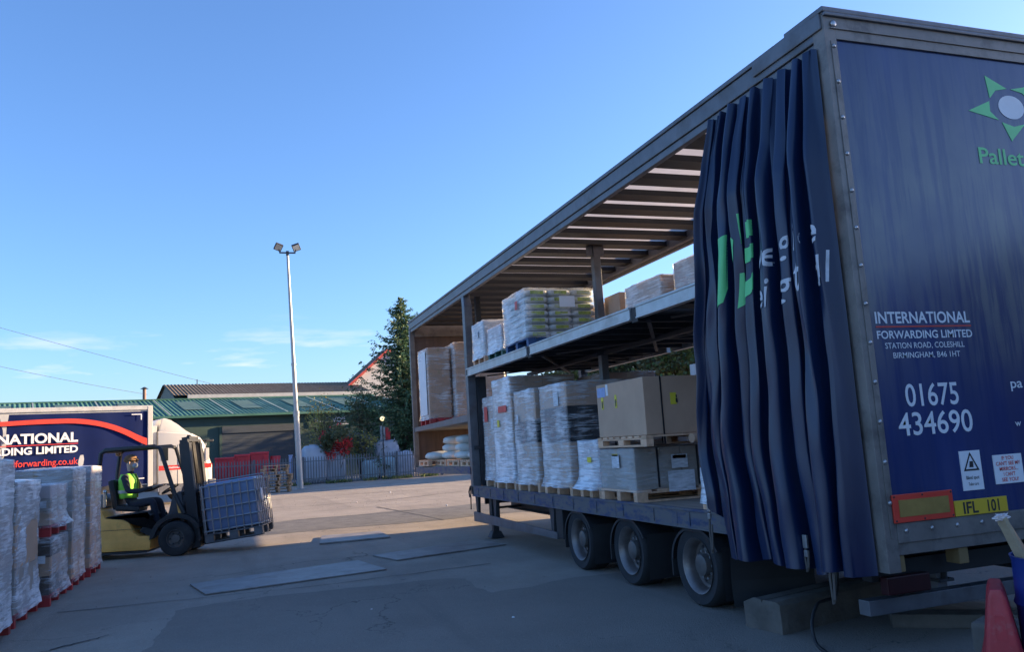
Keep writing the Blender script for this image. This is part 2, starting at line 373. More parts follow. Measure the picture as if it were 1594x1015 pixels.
# cracks and seams across the yard
mb = MB()
def crack(pts, w=.03):
    vs = []; P = []
    for (a, b) in zip(pts[:-1], pts[1:]):
        for k in range(8):
            t = k/8; P.append(Vector((a[0]+(b[0]-a[0])*t + rn.uniform(-.03, .03), a[1]+(b[1]-a[1])*t + rn.uniform(-.03, .03), .008)))
    for i, p in enumerate(P):
        d = (P[min(i+1, len(P)-1)] - P[max(i-1, 0)]).normalized(); s = Vector((-d.y, d.x, 0))*w*rn.uniform(.3, 1)
        vs += [p-s, p+s]
    mb.add(vs, [(2*i, 2*i+1, 2*i+3, 2*i+2) for i in range(len(P)-1)])
crack([(26, -4.4), (22.4, -4.7), (19.1, -4.9)]); crack([(24, 1), (23.2, -4), (25, -9)]); crack([(30, .5), (29, -5), (31, -9)], .05)
crack([(11.8, 2), (11.6, -1), (11.9, -4)], .015); crack([(13.6, .2), (14.3, -1.2), (14.1, -3.3)], .012); crack([(9.3, 1.85), (9.6, 1.5), (9.9, 1.15)], .02); crack([(34, 2), (35.5, -3), (34, -9)], .05)
M('crack_fill', (.05, .048, .046), .9)
structure(mb.build('yard_cracks', 'crack_fill'))

# steel plates lying on the yard
def plate(pts, th, label, z=0.006):
    mb = MB(); mb.hexa([(x, y, z) for x, y in pts] + [(x, y, z+th) for x, y in pts])
    tag(mb.build('steel_plate', 'steel_plate', bevel=.004), label, 'steel plate', 'steel plates lying on the yard')
S_ = 1.2324
plate([(9.63*S_, .23*S_), (10.55*S_, .42*S_), (11.10*S_, -1.60*S_), (10.03*S_, -1.78*S_)], .018, 'largest steel plate, flat on the shaded tarmac in front of the forklift')
plate([(10.72*S_, -2.04*S_), (11.45*S_, -1.85*S_), (12.0*S_, -3.5*S_), (11.16*S_, -3.66*S_)], .02, 'long dull steel plate running towards the trailer landing leg')
plate([(13.55*S_, -1.36*S_), (14.75*S_, -1.52*S_), (14.62*S_, -2.5*S_), (13.55*S_, -2.48*S_)], .03, 'pale steel plate on the edge of the sunlit yard')

# unseen low brick building added right of the trailer to shade the near yard
W = thing('shade_building', 'unseen brick building with a flat parapet, added beside the trailer to shade the yard', 'shade_building', (2, -20, 0))
M('brick', (.27, .13, .09), .85, var=.3, scale=6)
mb = MB(); mb.box(-30, 17.75, -30, -13.6, -.1, 4.6); mb.build('wall', 'brick', W)
mb = MB(); mb.box(-30.1, 17.85, -30.1, -13.5, 4.602, 4.75); mb.build('parapet', 'grey_steel', W)
mb = MB()
for x in (-14, -6, 2, 10): mb.box(x, x+4.2, -13.597, -13.52, 0, 3.6)
mb.build('shutter_door', 'grey_steel', W)

# ------------------------------------------------------------------ the double-deck curtain trailer
X0, X1, YN, YF, ZR = 4.84, 20.5, -4.43, -6.98, 4.93
XS = 15.4
T = thing('curtain_trailer', 'tall blue double-deck trailer with open side, its curtain bunched at the rear', 'trailer', (X0, -5.705, 0))
mb = MB(); mb.grid(lambda u, v: (X0+.1+(X1-X0-.15)*u, YN-.06+(YF-YN+.12)*v, 4.885 + .02*math.sin(math.pi*v)), 24, 6); mb.build('roof_skin', 'roof_grp', T)
for k in range(25):
    x = X0 + .55 + k*.635
    if x > X1-.2: break
    mb = MB(); mb.box(x-.11, x+.11, YN-.09, YF+.09, 4.80, 4.872); mb.box(x-.14, x+.14, YN-.095, YF+.095, 4.79, 4.80); mb.build('roof_bow', 'black_steel', T)
for s, y in ((1, YN), (-1, YF)):
    mb = MB(); mb.box(X0+.12, X1, y, y-s*.09, 4.74, 4.90); mb.box(X0+.12, X1+.02, y+s*.018, y-s*.11, 4.902, 4.945); mb.box(X0+.12, X1, y-s*.091, y-s*.15, 4.70, 4.735)
    mb.box(X0+.13, X1-.02, y-s*.02, y-s*.07, 4.66, 4.738); mb.build('cant_rail', 'grey_steel', T, bevel=.008)
# front bulkhead
mb = MB(); mb.box(X1-.06, X1-.02, YN-.12, YF+.12, 1.2, 4.70); mb.build('front_bulkhead', 'board_brown', T)
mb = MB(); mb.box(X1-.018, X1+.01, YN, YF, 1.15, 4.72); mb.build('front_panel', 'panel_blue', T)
for y in (YN, YF+.12):
    mb = MB(); mb.box(X1-.10, X1-.002, y-.12, y, 1.15, 4.735); mb.build('corner_post', 'frame_steel', T, bevel=.006)
mb = MB(); mb.box(X1-.12, X1-.061, YN-.121, YF+.121, 4.55, 4.878); mb.build('front_header', 'frame_steel', T)
# main deck
mb = MB(); mb.box(X0+.14, XS-.01, YN-.09, YF+.09, .90, .955); mb.build('main_deck', 'floor_wood', T)
mb = MB()
segs = [X0+.14, 6.3, 7.75, 9.2, 11.2, 13.3, XS]
for a, b in zip(segs[:-1], segs[1:]):
    mb.box(a+.003, b-.003, YN, YN-.085, .775, .965); mb.box(a+.003, b-.003, YN+.012, YN-.0002, .945, .972); mb.box(a+.003, b-.003, YN+.012, YN-.0002, .77, .79)
for x in [6.0+.75*i for i in range(13)]: mb.box(x-.01, x+.01, YN+.010, YN+.0003, .80, .935)
mb.build('side_rail', 'blue_rail', T, bevel=.004)
mb = MB(); mb.box(X0+.14, XS, YF, YF+.085, .775, .965); mb.build('side_rail', 'blue_rail', T, bevel=.004)
for y in (-5.25, -6.16):
    mb = MB(); mb.box(X0+.3, XS+.15, y-.07, y+.07, .875, .897); mb.box(X0+.3, XS+.15, y-.007, y+.007, .50, .875); mb.box(X0+.3, XS+.15, y-.07, y+.07, .478, .50); mb.build('chassis_beam', 'dark_steel', T)
for i in range(16):
    x = X0+.6+i*.66
    mb = MB(); mb.box(x-.03, x+.03, YN-.087, -5.17, .80, .897); mb.box(x-.03, x+.03, -5.33, -6.08, .80, .897); mb.box(x-.03, x+.03, -6.24, YF+.087, .80, .897); mb.build('cross_member', 'dark_steel', T)
# raised front section over the coupling
mb = MB(); mb.box(XS, X1-.06, YN-.07, YF+.07, 1.27, 1.31); mb.build('front_deck', 'floor_wood', T)
mb = MB(); mb.hexa([(XS, YN-.07, 1.18), (X1, YN-.07, 1.13), (X1, YN, 1.13), (XS, YN, 1.18), (XS, YN-.07, 1.33), (X1, YN-.07, 1.265), (X1, YN, 1.265), (XS, YN, 1.33)]); mb.build('side_rail', 'blue_rail', T, bevel=.004)
mb = MB(); mb.box(XS+.02, X1-.06, -5.0, -6.4, 1.12, 1.268); mb.build('neck_beam', 'dark_steel', T)
mb = MB(); mb.box(XS+.001, XS+.06, YN-.25, YF+.09, .60, 1.26); mb.build('step_wall', 'dark_steel', T)
mb = MB(); mb.hexa([(XS+.1, YF+.1, 2.20), (X1-.07, YF+.1, 2.14), (X1-.07, YN-.02, 2.14), (XS+.1, YN-.02, 2.20), (XS+.1, YF+.1, 2.335), (X1-.07, YF+.1, 2.245), (X1-.07, YN-.02, 2.245), (XS+.1, YN-.02, 2.335)]); mb.build('front_upper_deck', 'grey_steel', T)
# upper (middle) deck in three platforms
for a, b in ((X0+.2, 8.28), (8.44, 11.80), (11.96, XS-.02)):
    P = MB(); P.box(a, b, YN-.07, YF+.07, 3.17, 3.205)
    for k in range(int((b-a)/.55)):
        x = a + .3 + k*.55; P.box(x-.025, x+.025, YN-.071, YF+.071, 3.09, 3.168)
    P.box(a+.05, b-.05, -5.66, -5.75, 3.03, 3.089); P.bar((a+.1, YN-.3, 3.07), (b-.1, YF+.4, 3.07), .05, .03); P.bar((a+.1, YF+.3, 3.055), (b-.1, YN-.4, 3.055), .05, .02)
    P = P.build('upper_platform', 'dark_steel', T)
    for s, y in ((1, YN), (-1, YF)):
        mb = MB(); mb.box(a, b, y, y-s*.068, 3.06, 3.215); mb.box(a, b, y+s*.012, y+s*.0003, 3.19, 3.215); mb.box(a, b, y+s*.012, y+s*.0003, 3.06, 3.078); mb.build('edge_rail', 'rail_galv', P, bevel=.003)
for x in (8.36, 11.88):
    mb = MB(); mb.box(x-.075, x+.075, YN-.02, YN-.09, 3.03, 3.20); mb.build('rail_joint', 'black_steel', T)
# posts
mb = MB(); mb.hexa([(XS-.08, YN-.16, .80), (XS+.08, YN-.16, .80), (XS+.08, YN, .80), (XS-.08, YN, .80), (XS-.10, YN-.16, 4.45), (XS+.08, YN-.16, 4.45), (XS+.08, YN, 4.45), (XS-.10, YN, 4.45)])
mb.hexa([(XS-.10, YN-.16, 4.45), (XS+.08, YN-.16, 4.45), (XS+.08, YN, 4.45), (XS-.10, YN, 4.45), (XS+.05, YN-.16, 4.74), (XS+.22, YN-.16, 4.74), (XS+.22, YN-.03, 4.74), (XS+.05, YN-.03, 4.74)])
mb.build('side_post', 'grey_steel', T, bevel=.008)
mb = MB(); mb.box(XS-.10, XS-.02, YN-.17, YN-.36, .96, 3.05); mb.box(XS-.12, XS-.101, YN-.05, YN-.36, 1.65, 1.72); mb.build('inner_post', 'dark_steel', T, bevel=.005)
mb = MB(); mb.box(XS-.07, XS+.07, YF, YF+.14, .97, 4.66); mb.build('side_post', 'grey_steel', T, bevel=.008)
mb = MB(); mb.box(11.69, 11.81, -5.58, -5.70, .956, 3.02); mb.box(11.69, 11.81, -5.58, -5.70, 3.206, 4.788); mb.box(11.71, 11.79, -5.50, -5.579, 4.62, 4.788); mb.box(11.71, 11.79, -5.701, -5.78, 4.62, 4.788)
mb.build('centre_post', 'grey_steel', T, bevel=.006)
for y in (-5.2, -6.2):
    mb = MB(); mb.cyl((XS-.25, y, .97), (XS-.25, y, 3.03), .025); mb.build('lift_ram', 'dark_steel', T)
mb = MB(); mb.box(XS-.22, XS-.13, YN-.20, YN-.30, 3.55, 4.62); mb.build('lift_strap', 'black_plastic', T)
# rear frame
mb = MB()
for y0, y1 in ((YN, YN-.11), (YF+.11, YF)): mb.box(X0, X0+.13, y0, y1, .66, 4.93)
mb.box(X0, X0+.13, YN-.11, YF+.11, 4.72, 4.93); mb.box(X0-.012, X0+.001, YN-.06, YF+.06, 4.80, 4.812); mb.box(X0-.006, X0-.0005, YN-.05, YN-.085, .9, 4.7); mb.box(X0-.006, X0-.0005, YF+.05, YF+.085, .9, 4.7)
mb.build('rear_frame', 'frame_steel', T, bevel=.01)
mb = MB(); mb.box(X0-.02, X0+.45, YN+.015, YF-.015, 4.932, 4.975); mb.box(X0-.025, X0+.02, YN, YF, 4.90, 4.931); mb.box(X0+.02, X0+.9, YN+.02, YN-.02, 4.80, 4.931); mb.build('roof_cap', 'grey_steel', T, bevel=.01)
mb = MB(); mb.box(X0-.004, X0+.13, YN-.111, YF+.111, .86, 1.0); mb.box(X0+.012, X0+.13, YN-.111, YF+.111, .775, .859); mb.build('rear_sill', 'frame_steel', T, bevel=.006)
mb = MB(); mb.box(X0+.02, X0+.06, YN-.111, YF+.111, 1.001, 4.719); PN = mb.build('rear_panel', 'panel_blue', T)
mb = MB()
for i in range(13): mb.ball((X0-.008, YN-.072, 1.15+i*.292), (.012, .018, .018), 8, 6)
for y in (-4.62, -4.86, -5.10, -5.34, -5.8, -6.3): mb.ball((X0-.006, y, .945), (.012, .017, .017), 8, 6)
mb.ball((X0-.01, YN-.09, 4.84), (.012, .03, .03), 8, 6)
mb.build('rivets', 'bolt', T, smooth='all')
# writing on the rear panel
def rear(yl, zb, off=.004): return lambda u, v: (X0+.02-off, yl-u, zb+v)
def rl(name, mat, items, par=PN):
    mb = MB()
    for body, yl, zb, w, h, bold in items: mb.text(body, w, h, rear(yl, zb), bold)
    return mb.build(name, mat, par)
rl('company_name', 'white_print', [('INTERNATIONAL', -4.595, 2.465, .93, .085, .022), ('FORWARDING LIMITED', -4.595, 2.348, .935, .058, .018), ('STATION ROAD, COLESHILL', -4.66, 2.272, .775, .043, .004), ('BIRMINGHAM, B46 1HT', -4.725, 2.198, .655, .043, .004)])
rl('phone_number', 'white_print', [('01675', -4.79, 1.835, .515, .165, .010), ('434690', -4.69, 1.622, .72, .165, .010)])
rl('web_address', 'white_print', [('pa', -5.855, 1.935, .125, .075, .010), ('w', -5.845, 1.635, .06, .05, .003)])
mb = MB(); mb.box(X0+.0165, X0+.0195, -4.595, -5.53, 2.432, 2.444); mb.build('underline', 'red_print', PN)
rl('logo_lettering', 'green_print', [('Pallet', -5.875, 3.79, .50, .135, .012)])
mb = MB(); cy, cz = -6.32, 4.305; n5 = 5
fnl = lambda u, v, d: (X0+.02-d, cy-u, cz+v)
for k in range(5):
    a = R(90+36) + k*R(72); da = R(31)
    tip = (.50*math.cos(a-.10), .305*math.sin(a-.10)); b1 = (.25*math.cos(a-da), .165*math.sin(a-da)); b2 = (.25*math.cos(a+da), .165*math.sin(a+da)); md = (.262*math.cos(a), .172*math.sin(a))
    mb.prism([b1, tip, b2, md], fnl, .001, .004)
mb.build('logo_star', 'green_print', PN)
mb = MB(); mb.prism([(.145*math.cos(2*math.pi*i/32), .105*math.sin(2*math.pi*i/32)) for i in range(32)], fnl, .001, .004); mb.build('logo_disc', 'white_print', PN)
# marker board, number plate, stickers
M('marker_red', (.62, .05, .03), .4, var=.1); M('marker_amber', (.30, .19, .05), .4, var=.2, scale=9); M('plate_yellow', (.60, .40, .03), .4, var=.12)
mb = MB(); mb.box(X0-.022, X0-.006, -4.515, -5.075, 1.005, 1.205); K = mb.build('marker_board', 'marker_red', T, bevel=.004)
mb = MB(); mb.box(X0-.026, X0-.0225, -4.565, -5.03, 1.045, 1.165); mb.build('reflector', 'marker_amber', K)
mb = MB()
for y in (-4.53, -4.79, -5.06):
    for z in (1.02, 1.19): mb.ball((X0-.023, y, z), (.004, .008, .008), 8, 5)
mb.build('screws', 'ink', K)
mb = MB(); mb.box(X0-.020, X0-.006, -5.085, -5.605, 1.005, 1.118); K = mb.build('number_plate', 'plate_yellow', T, bevel=.003)
mb = MB(); mb.text('IFL', .145, .082, lambda u, v: (X0-.0215, -5.165-u, 1.02+v), .02); mb.text('101', .115, .082, lambda u, v: (X0-.0215, -5.405-u, 1.02+v), .02); mb.build('registration', 'ink', K)
mb = MB(); mb.box(X0+.014, X0+.0195, -5.23, -5.435, 1.18, 1.475); K = mb.build('blind_spot_sticker', 'label_white', T)
mb = MB(); t3 = [(0, .09), (.078, -.05), (-.078, -.05)]; t4 = [(0, .066), (.056, -.037), (-.056, -.037)]
fns = lambda u, v, d=.008: (X0+.02-d, -5.3325-u, 1.375+v)
mb.add([fns(*p) for p in t3+t4], [(0, 1, 4, 3), (1, 2, 5, 4), (2, 0, 3, 5)])
mb.add([fns(a, b) for a, b in ((-.02, -.025), (.022, -.025), (.022, .02), (-.012, .02))], [(0, 1, 2, 3)])
mb.text('Blind spot', .13, .026, lambda u, v: (X0+.012, -5.268-u, 1.262+v), .004); mb.text('Take care', .10, .024, lambda u, v: (X0+.012, -5.283-u, 1.215+v), .004)
mb.build('warning_print', 'ink', K)
mb = MB(); mb.box(X0+.014, X0+.0195, -5.56, -5.855, 1.205, 1.425); K = mb.build('mirror_sticker', 'label_white', T)
mb = MB()
for i, s in enumerate(('IF YOU', "CAN'T SEE MY", 'MIRRORS...', 'I CAN\'T', 'SEE YOU!')):
    w = (.12, .25, .19, .12, .17)[i]; mb.text(s, w, .028, lambda u, v, i=i, w=w: (X0+.012, -5.7075+w/2-u, 1.385-i*.041+v), .01)
mb.build('sticker_print', 'label_red', K)
# rear bits below the sill
M('amber_block', (.21, .14, .06), .7); M('lamp_red', (.035, .006, .008), .3)
for y in (-4.52, -5.12):
    mb = MB(); mb.box(X0+.03, X0+.16, y, y-.09, .655, .773); mb.build('buffer_block', 'amber_block', T, bevel=.008)
mb = MB(); mb.box(5.08, 5.19, YN, YF, .325, .435); mb.box(5.19, 5.28, -5.2, -5.3, .36, .8); mb.box(5.19, 5.28, -6.1, -6.2, .36, .8); mb.build('bumper_bar', 'grey_steel', T, bevel=.006)
mb = MB(); mb.box(5.0, 5.08, -4.55, -4.95, .47, .60); mb.build('tail_lamp', 'lamp_red', T, bevel=.01)
mb = MB(); mb.box(5.1, 5.2, -4.5, -6.9, .56, .70); mb.build('lamp_beam', 'black_steel', T)

# wheels
def wheel_parts(cx, s):
    yo = YN-.05 if s > 0 else YF+.05
    ty = MB(); r = .405
    ty.lathe([(0.0, .27), (.0, .30), (-.012, .335), (-.02, .375), (.0, .39), (.035, r), (.11, r+.003), (.115, r-.012), (.125, r-.012), (.13, r+.003), (.22, r+.003), (.28, r), (.31, .385), (.31, .27)], (cx, yo, r-.004), (0, -s, 0), 48)
    for k in range(48):
        pass
    t_ = ty.build('tyre', 'rubber', T, smooth=True)
    rm = MB(); rm.lathe([(-.004, .268), (-.012, .278), (.002, .268), (.015, .25), (.06, .238), (.115, .232), (.122, .20)], (cx, yo, r-.004), (0, -s, 0), 40); rm.build('rim', 'rim', t_, smooth=True)
    rm = MB(); rm.lathe([(.122, .205), (.118, .17), (.105, .15), (.10, .11), (.03, .105), (.02, .085), (.015, .0)], (cx, yo, r-.004), (0, -s, 0), 40); rm.build('hub', 'rim_dark', t_, smooth=True)
    nb = MB()
    for k in range(10):
        a = k*math.pi/5; p = Vector((cx+.135*math.cos(a), yo-s*.112, r+.135*math.sin(a))); nb.cyl(p, p+Vector((0, s*.04, 0)), .014, seg=6)
    nb.build('wheel_nuts', 'bolt', t_)
    nb = MB()
    for k in range(8):
        a = (k+.5)*math.pi/4; p = Vector((cx+.178*math.cos(a), yo-s*.1185, r+.178*math.sin(a))); nb.cyl(p, p+Vector((0, s*.006, 0)), .020, seg=12)
    nb.build('hand_holes', 'ink', t_)
for cx in (7.50, 9.00, 10.46):
    for s in (1, -1): wheel_parts(cx, s)
    mb = MB(); mb.cyl((cx, -4.8, .40), (cx, -6.6, .40), .065); mb.box(cx-.12, cx+.12, -5.1, -5.4, .38, .5); mb.box(cx-.12, cx+.12, -6.0, -6.3, .38, .5); mb.build('axle', 'black_steel', T)
    for ya, yb in ((YN-.02, YN-.44), (YF+.02, YF+.44)):
        g = MB()
        def arc(u, v, cx=cx, ya=ya, yb=yb):
            a = R(2) + u*R(150); rr = .475
            x, z = cx+rr*math.cos(a), .405+rr*math.sin(a)*.80
            return (x, ya+(yb-ya)*v, min(z, .765))
        g.grid(arc, 26, 2)
        g.add([arc(u/26, 0) for u in range(27)] + [Vector(arc(u/26, 0))+Vector(((cx-arc(u/26, 0)[0])*.07, 0, (.405-arc(u/26, 0)[2])*.07)) for u in range(27)], [(u, u+1, 28+u, 27+u) for u in range(26)])
        g.box(cx+.455, cx+.475, ya, yb, .25, .42)
        g.build('mudguard', 'rubber_flap', T)
        mb = MB(); mb.grid(lambda u, v: (cx-.50-.05*math.sin(v*2)*u, ya+(yb-ya)*u, .13+.5*v), 6, 6); mb.build('mud_flap', 'rubber_flap', T)
mb = MB(); mb.grid(lambda u, v: (6.88-.25*u+.02*math.sin(v*5), YN-.03-.75*u, .10+.7*v), 8, 6); mb.build('mud_flap', 'rubber_flap', T)
# landing legs, side guard
for y, n in ((-4.72, 1), (-6.55, 0)):
    mb = MB(); mb.box(14.90, 15.06, y-.08, y+.08, .36, .90); mb.box(14.925, 15.035, y-.055, y+.055, .12, .36); mb.hexa([(14.85, y-.13, .012), (15.11, y-.13, .012), (15.11, y+.13, .012), (14.85, y+.13, .012), (14.90, y-.08, .13), (15.06, y-.08, .13), (15.06, y+.08, .13), (14.90, y+.08, .13)])
    mb.bar((15.0, y, .62), (14.3, y, .86), .04, .04); mb.build('landing_leg', 'dark_steel', T, bevel=.008)
mb = MB(); mb.bar((14.98, -4.80, .55), (14.98, -6.47, .55), .04, .04); mb.build('leg_shaft', 'black_steel', T)
for y in (YN-.03, YF+.03):
    mb = MB(); mb.hexa([(11.2, y-.02, .335), (15.42, y-.02, .30), (15.42, y+.02, .30), (11.2, y+.02, .335), (11.2, y-.02, .43), (15.42, y-.02, .48), (15.42, y+.02, .48), (11.2, y+.02, .43)]); G = mb.build('side_guard', 'grey_steel', T, bevel=.008)
    for x in (11.45, 14.2, 15.30):
        mb = MB(); mb.hexa([(x-.03, y-.07, .33), (x+.03, y-.07, .33), (x+.03, y-.021, .33), (x-.03, y-.021, .33), (x-.1, y-.07, .80), (x+.1, y-.07, .80), (x+.1, y-.021, .80), (x-.1, y-.021, .80)])
        mb.build('guard_bracket', 'dark_steel', G)
mb = MB(); mb.box(11.0, 11.25, YN-.03, YN-.5, .35, .76); mb.build('tool_box', 'black_steel', T, bevel=.01)
mb = MB(); mb.tube([(XS+.03, YN+.02, .97), (XS+.03, YN+.03, .7), (XS+.05, YN+.03, .52)], .012, 6); mb.tube([(XS+.06, YN+.02, .95), (XS+.10, YN+.04, .85), (XS+.06, YN+.04, .75)], .015, 6); mb.build('hanging_strap', 'black_plastic', T)

# ------------------------------------------------------------------ bunched curtain
XR = 4.93
def lerp(a, b, t): return a+(b-a)*t
def interp(tab, z):
    if z <= tab[0][0]: return tab[0][1]
    for (a, p), (b, q) in zip(tab[:-1], tab[1:]):
        if z <= b: f = (z-a)/(b-a); return p+(q-p)*f*f*(3-2*f)
    return tab[-1][1]
XL = [(.5, 6.70), (1.1, 6.76), (1.6, 6.86), (2.43, 6.76), (3.4, 6.57), (4.2, 6.48), (4.7, 6.42)]
RIDGE = [-.09, .02, .115, .27, .385, .48, .63, .755, .865, .955, 1.06]
def fold_phase(t, z):
    return sum(fold_phase_raw(t+d, z) for d in (-.036, -.018, 0, .018, .036))/5
def fold_phase_raw(t, z):
    k = max(0, min(1, (z-.6)/4.1))
    t = t + .030*noise.noise((t*3.4, z*.45, 2.2))*(1-.7*math.exp(-((z-3.05)/.75)**2)) + .045*(k-.6)*math.sin(3.1*t)*(1.6-k)
    for i, (p, q) in enumerate(zip(RIDGE[:-1], RIDGE[1:])):
        if t <= q: return 2*math.pi*(i+(t-p)/(q-p))
    return 2*math.pi*(len(RIDGE)-1)
def curtain(t, z, off=0.0):
    xl = interp(XL, z); k = max(0, min(1, (z-.6)/4.1)); ph = fold_phase(t, z)
    A = (.125 + .06*math.sin(ph*.37+1) * (1-k*.6) + .035*noise.noise((t*4, z*.6, 7))) * (1 - .45*k)
    y = A*(1-2*((1-math.cos(ph))/2)**1.2) + .030*k*math.cos(2.35*ph+1.7+z) + .016*math.cos(3.1*ph+2*z)*(.3+.7*k)
    y += .034*noise.noise((t*9, z*1.1, 5)) + .016*noise.noise((t*26, z*2.2, 9)) + .008*noise.noise((t*60, z*2.5, 3))
    x = lerp(xl, XR, t) - .034*math.sin(2*ph)*(1-.45*k) * (1 if .04 < t < .96 else 0)
    # pinched creases where the cloth hangs from single rollers
    for tz, zz, sl in ((.30, 3.95, .10), (.62, 4.1, -.10), (.52, 3.6, -.12), (.12, 3.5, .08), (.80, 4.25, -.14), (.86, 2.3, -.1)):
        d = (t - tz - sl*(z-zz)*.5); q = max(0, 1-abs(z-zz)/.75)
        y -= .055*q*math.exp(-(d/.020)**2); y += .03*q*math.exp(-((d-.035)/.025)**2)
    e = max(0, (t-.90)/.10)**2*.9
    return Vector((x, (YN + .020 + .13*min(1, max(0, (4.69-z)/.9)) + y*(.9 if z < 3.9 else .9-.45*(z-3.9)/.8))*(1-e) + e*(YN+.015) + off, z))
def hem(t):
    h = .64 + .02*math.sin(t*31) + .015*math.sin(t*13+2)
    if t < .13: h += .42*(1-t/.13)**.6
    return h
mb = MB(); mb.grid(lambda u, v: curtain(u, lerp(hem(u), 4.69 - .03*abs(math.sin(u*26)), v)), 300, 150)
CU = mb.build('side_curtain', 'curtain_blue', T, smooth='all')
def cdec(u, v, off=.006):
    """point on the cloth at the place (distance along trailer from front edge, height)"""
    z = v; t = (6.73-u)/1.78; ph = fold_phase(t, z); n_ = round(ph/(2*math.pi)); fr = ph-2*math.pi*n_
    d = (fold_phase(t+.004, z)-ph)/.004        # keep the print on the outer face of each fold
    cdec.fold = n_; return curtain(t + (.62 - .52*fr)/d, z, off)
def add_folds(mb, pts, fs):
    P, N = [], []
    for x, z in pts: P.append(cdec(x, z)); N.append(cdec.fold)
    mb.add(P, [f for f in fs if len({N[i] for i in f}) == 1])
def cut_poly(polys, name, mat, st=.02):
    mb = MB()
    for pts in polys:
        bm = bmesh.new(); bm.faces.new([bm.verts.new((x, z, 0)) for x, z in pts])
        xs = [p[0] for p in pts]; zs = [p[1] for p in pts]
        for ax, lo, hi in ((0, min(xs), max(xs)), (1, min(zs), max(zs))):
            k = lo + st
            while k < hi:
                pc = [0, 0, 0]; pc[ax] = k; pn = [0, 0, 0]; pn[ax] = 1
                bmesh.ops.bisect_plane(bm, geom=bm.verts[:]+bm.edges[:]+bm.faces[:], plane_co=pc, plane_no=pn); k += st if ax == 1 else st*.5
        bm.verts.index_update()
        add_folds(mb, [(v.co.x, v.co.y) for v in bm.verts], [tuple(v.index for v in f.verts) for f in bm.faces]); bm.free()
    return mb.build(name, mat, CU, smooth='all')
cut_poly([[(6.38, 3.43), (6.18, 3.46), (6.10, 3.38), (6.12, 3.22), (6.24, 2.86), (6.41, 2.80)],
          [(6.06, 3.60), (6.02, 3.60), (5.99, 3.33), (6.03, 3.33)],
          [(5.94, 3.50), (5.80, 3.50), (5.80, 3.36), (5.94, 3.36)], [(5.97, 3.27), (5.79, 3.30), (5.79, 3.18), (5.97, 3.14)],
          [(6.07, 3.08), (6.01, 3.08), (6.01, 2.95), (5.80, 3.06), (5.78, 2.90), (5.85, 2.90), (6.0, 2.82), (6.08, 2.78)]], 'green_emblem', 'green_print', .03)
mb = MB()
for body, xl, zb, w, h in (('v', 5.77, 3.05, .12, .20), ('e', 5.66, 3.05, .16, .21), ('g', 5.51, 3.10, .19, .22), ('i', 5.27, 3.10, .05, .22), ('e', 5.17, 3.12, .13, .21),
                           ('e', 5.80, 2.72, .12, .21), ('i', 5.65, 2.72, .055, .24), ('g', 5.55, 2.76, .19, .22), ('t', 5.28, 2.78, .10, .26), ('d', 5.15, 2.79, .11, .23), ('l', 5.02, 2.81, .035, .24)):
    tv, tf_ = text_mesh(body, .012, .18, (.012/w, .012/h), 1.0); add_folds(mb, [(xl-x*w, zb+y*h) for x, y in tv], tf_)
mb.build('curtain_lettering', 'grey_print', CU, smooth='all')
M('webbing', (.10, .085, .075), .7)
for x, z0, z1 in ((5.83, 1.02, .66), (6.79, 1.05, .62), (5.46, .85, .62), (5.2, .78, .42)):
    mb = MB(); y = YN+.20
    mb.tube([(x, y, z0), (x+.015, y+.01, (z0+z1)/2), (x+.005, y+.01, z1), (x-.02, y+.015, z1+.04), (x-.03, y+.01, (z0+z1)/2+.05)], .010, 6); S1 = mb.build('tension_strap', 'webbing', CU)
    mb = MB(); mb.obox((x, y+.005, z0), (.05, .02, .10)); mb.obox((x-.01, y+.014, z0-.09), (.04, .02, .05)); mb.build('buckle', 'bolt', S1, bevel=.004)

# ------------------------------------------------------------------ pallets and wrapped loads
def pallet_mb(x0, x1, y0, y1, z, along='y', h=.144, boards=7):
    """timber pallet: top boards across, three bearers of blocks, bottom boards"""
    mb = MB(); e = .004
    if along == 'y':   # top boards run along y
        w = (x1-x0)/(boards+ (boards-1)*.45)
        for i in range(boards): a = x0+i*w*1.45; mb.box(a, a+w, y0, y1, z+h-.022, z+h)
        for y in (y0, (y0+y1)/2-.05, y1-.10):
            mb.box(x0+e, x1-e, y+e, y+.10-e, z+h-.044, z+h-.0225)
            for x in (x0+e, (x0+x1)/2-.07, x1-.14-e): mb.box(x, x+.14, y+e, y+.10-e, z+.0225, z+h-.0445)
            mb.box(x0+e, x1-e, y+e, y+.10-e, z, z+.022)
    else:
        w = (y1-y0)/(boards+(boards-1)*.45)
        for i in range(boards): a = y0+i*w*1.45; mb.box(x0, x1, a, a+w, z+h-.022, z+h)
        for x in (x0, (x0+x1)/2-.05, x1-.10):
            mb.box(x+e, x+.10-e, y0+e, y1-e, z+h-.044, z+h-.0225)
            for y in (y0+e, (y0+y1)/2-.07, y1-.14-e): mb.box(x+e, x+.10-e, y, y+.14, z+.0225, z+h-.0445)
            mb.box(x+e, x+.10-e, y0+e, y1-e, z, z+.022)
    return mb

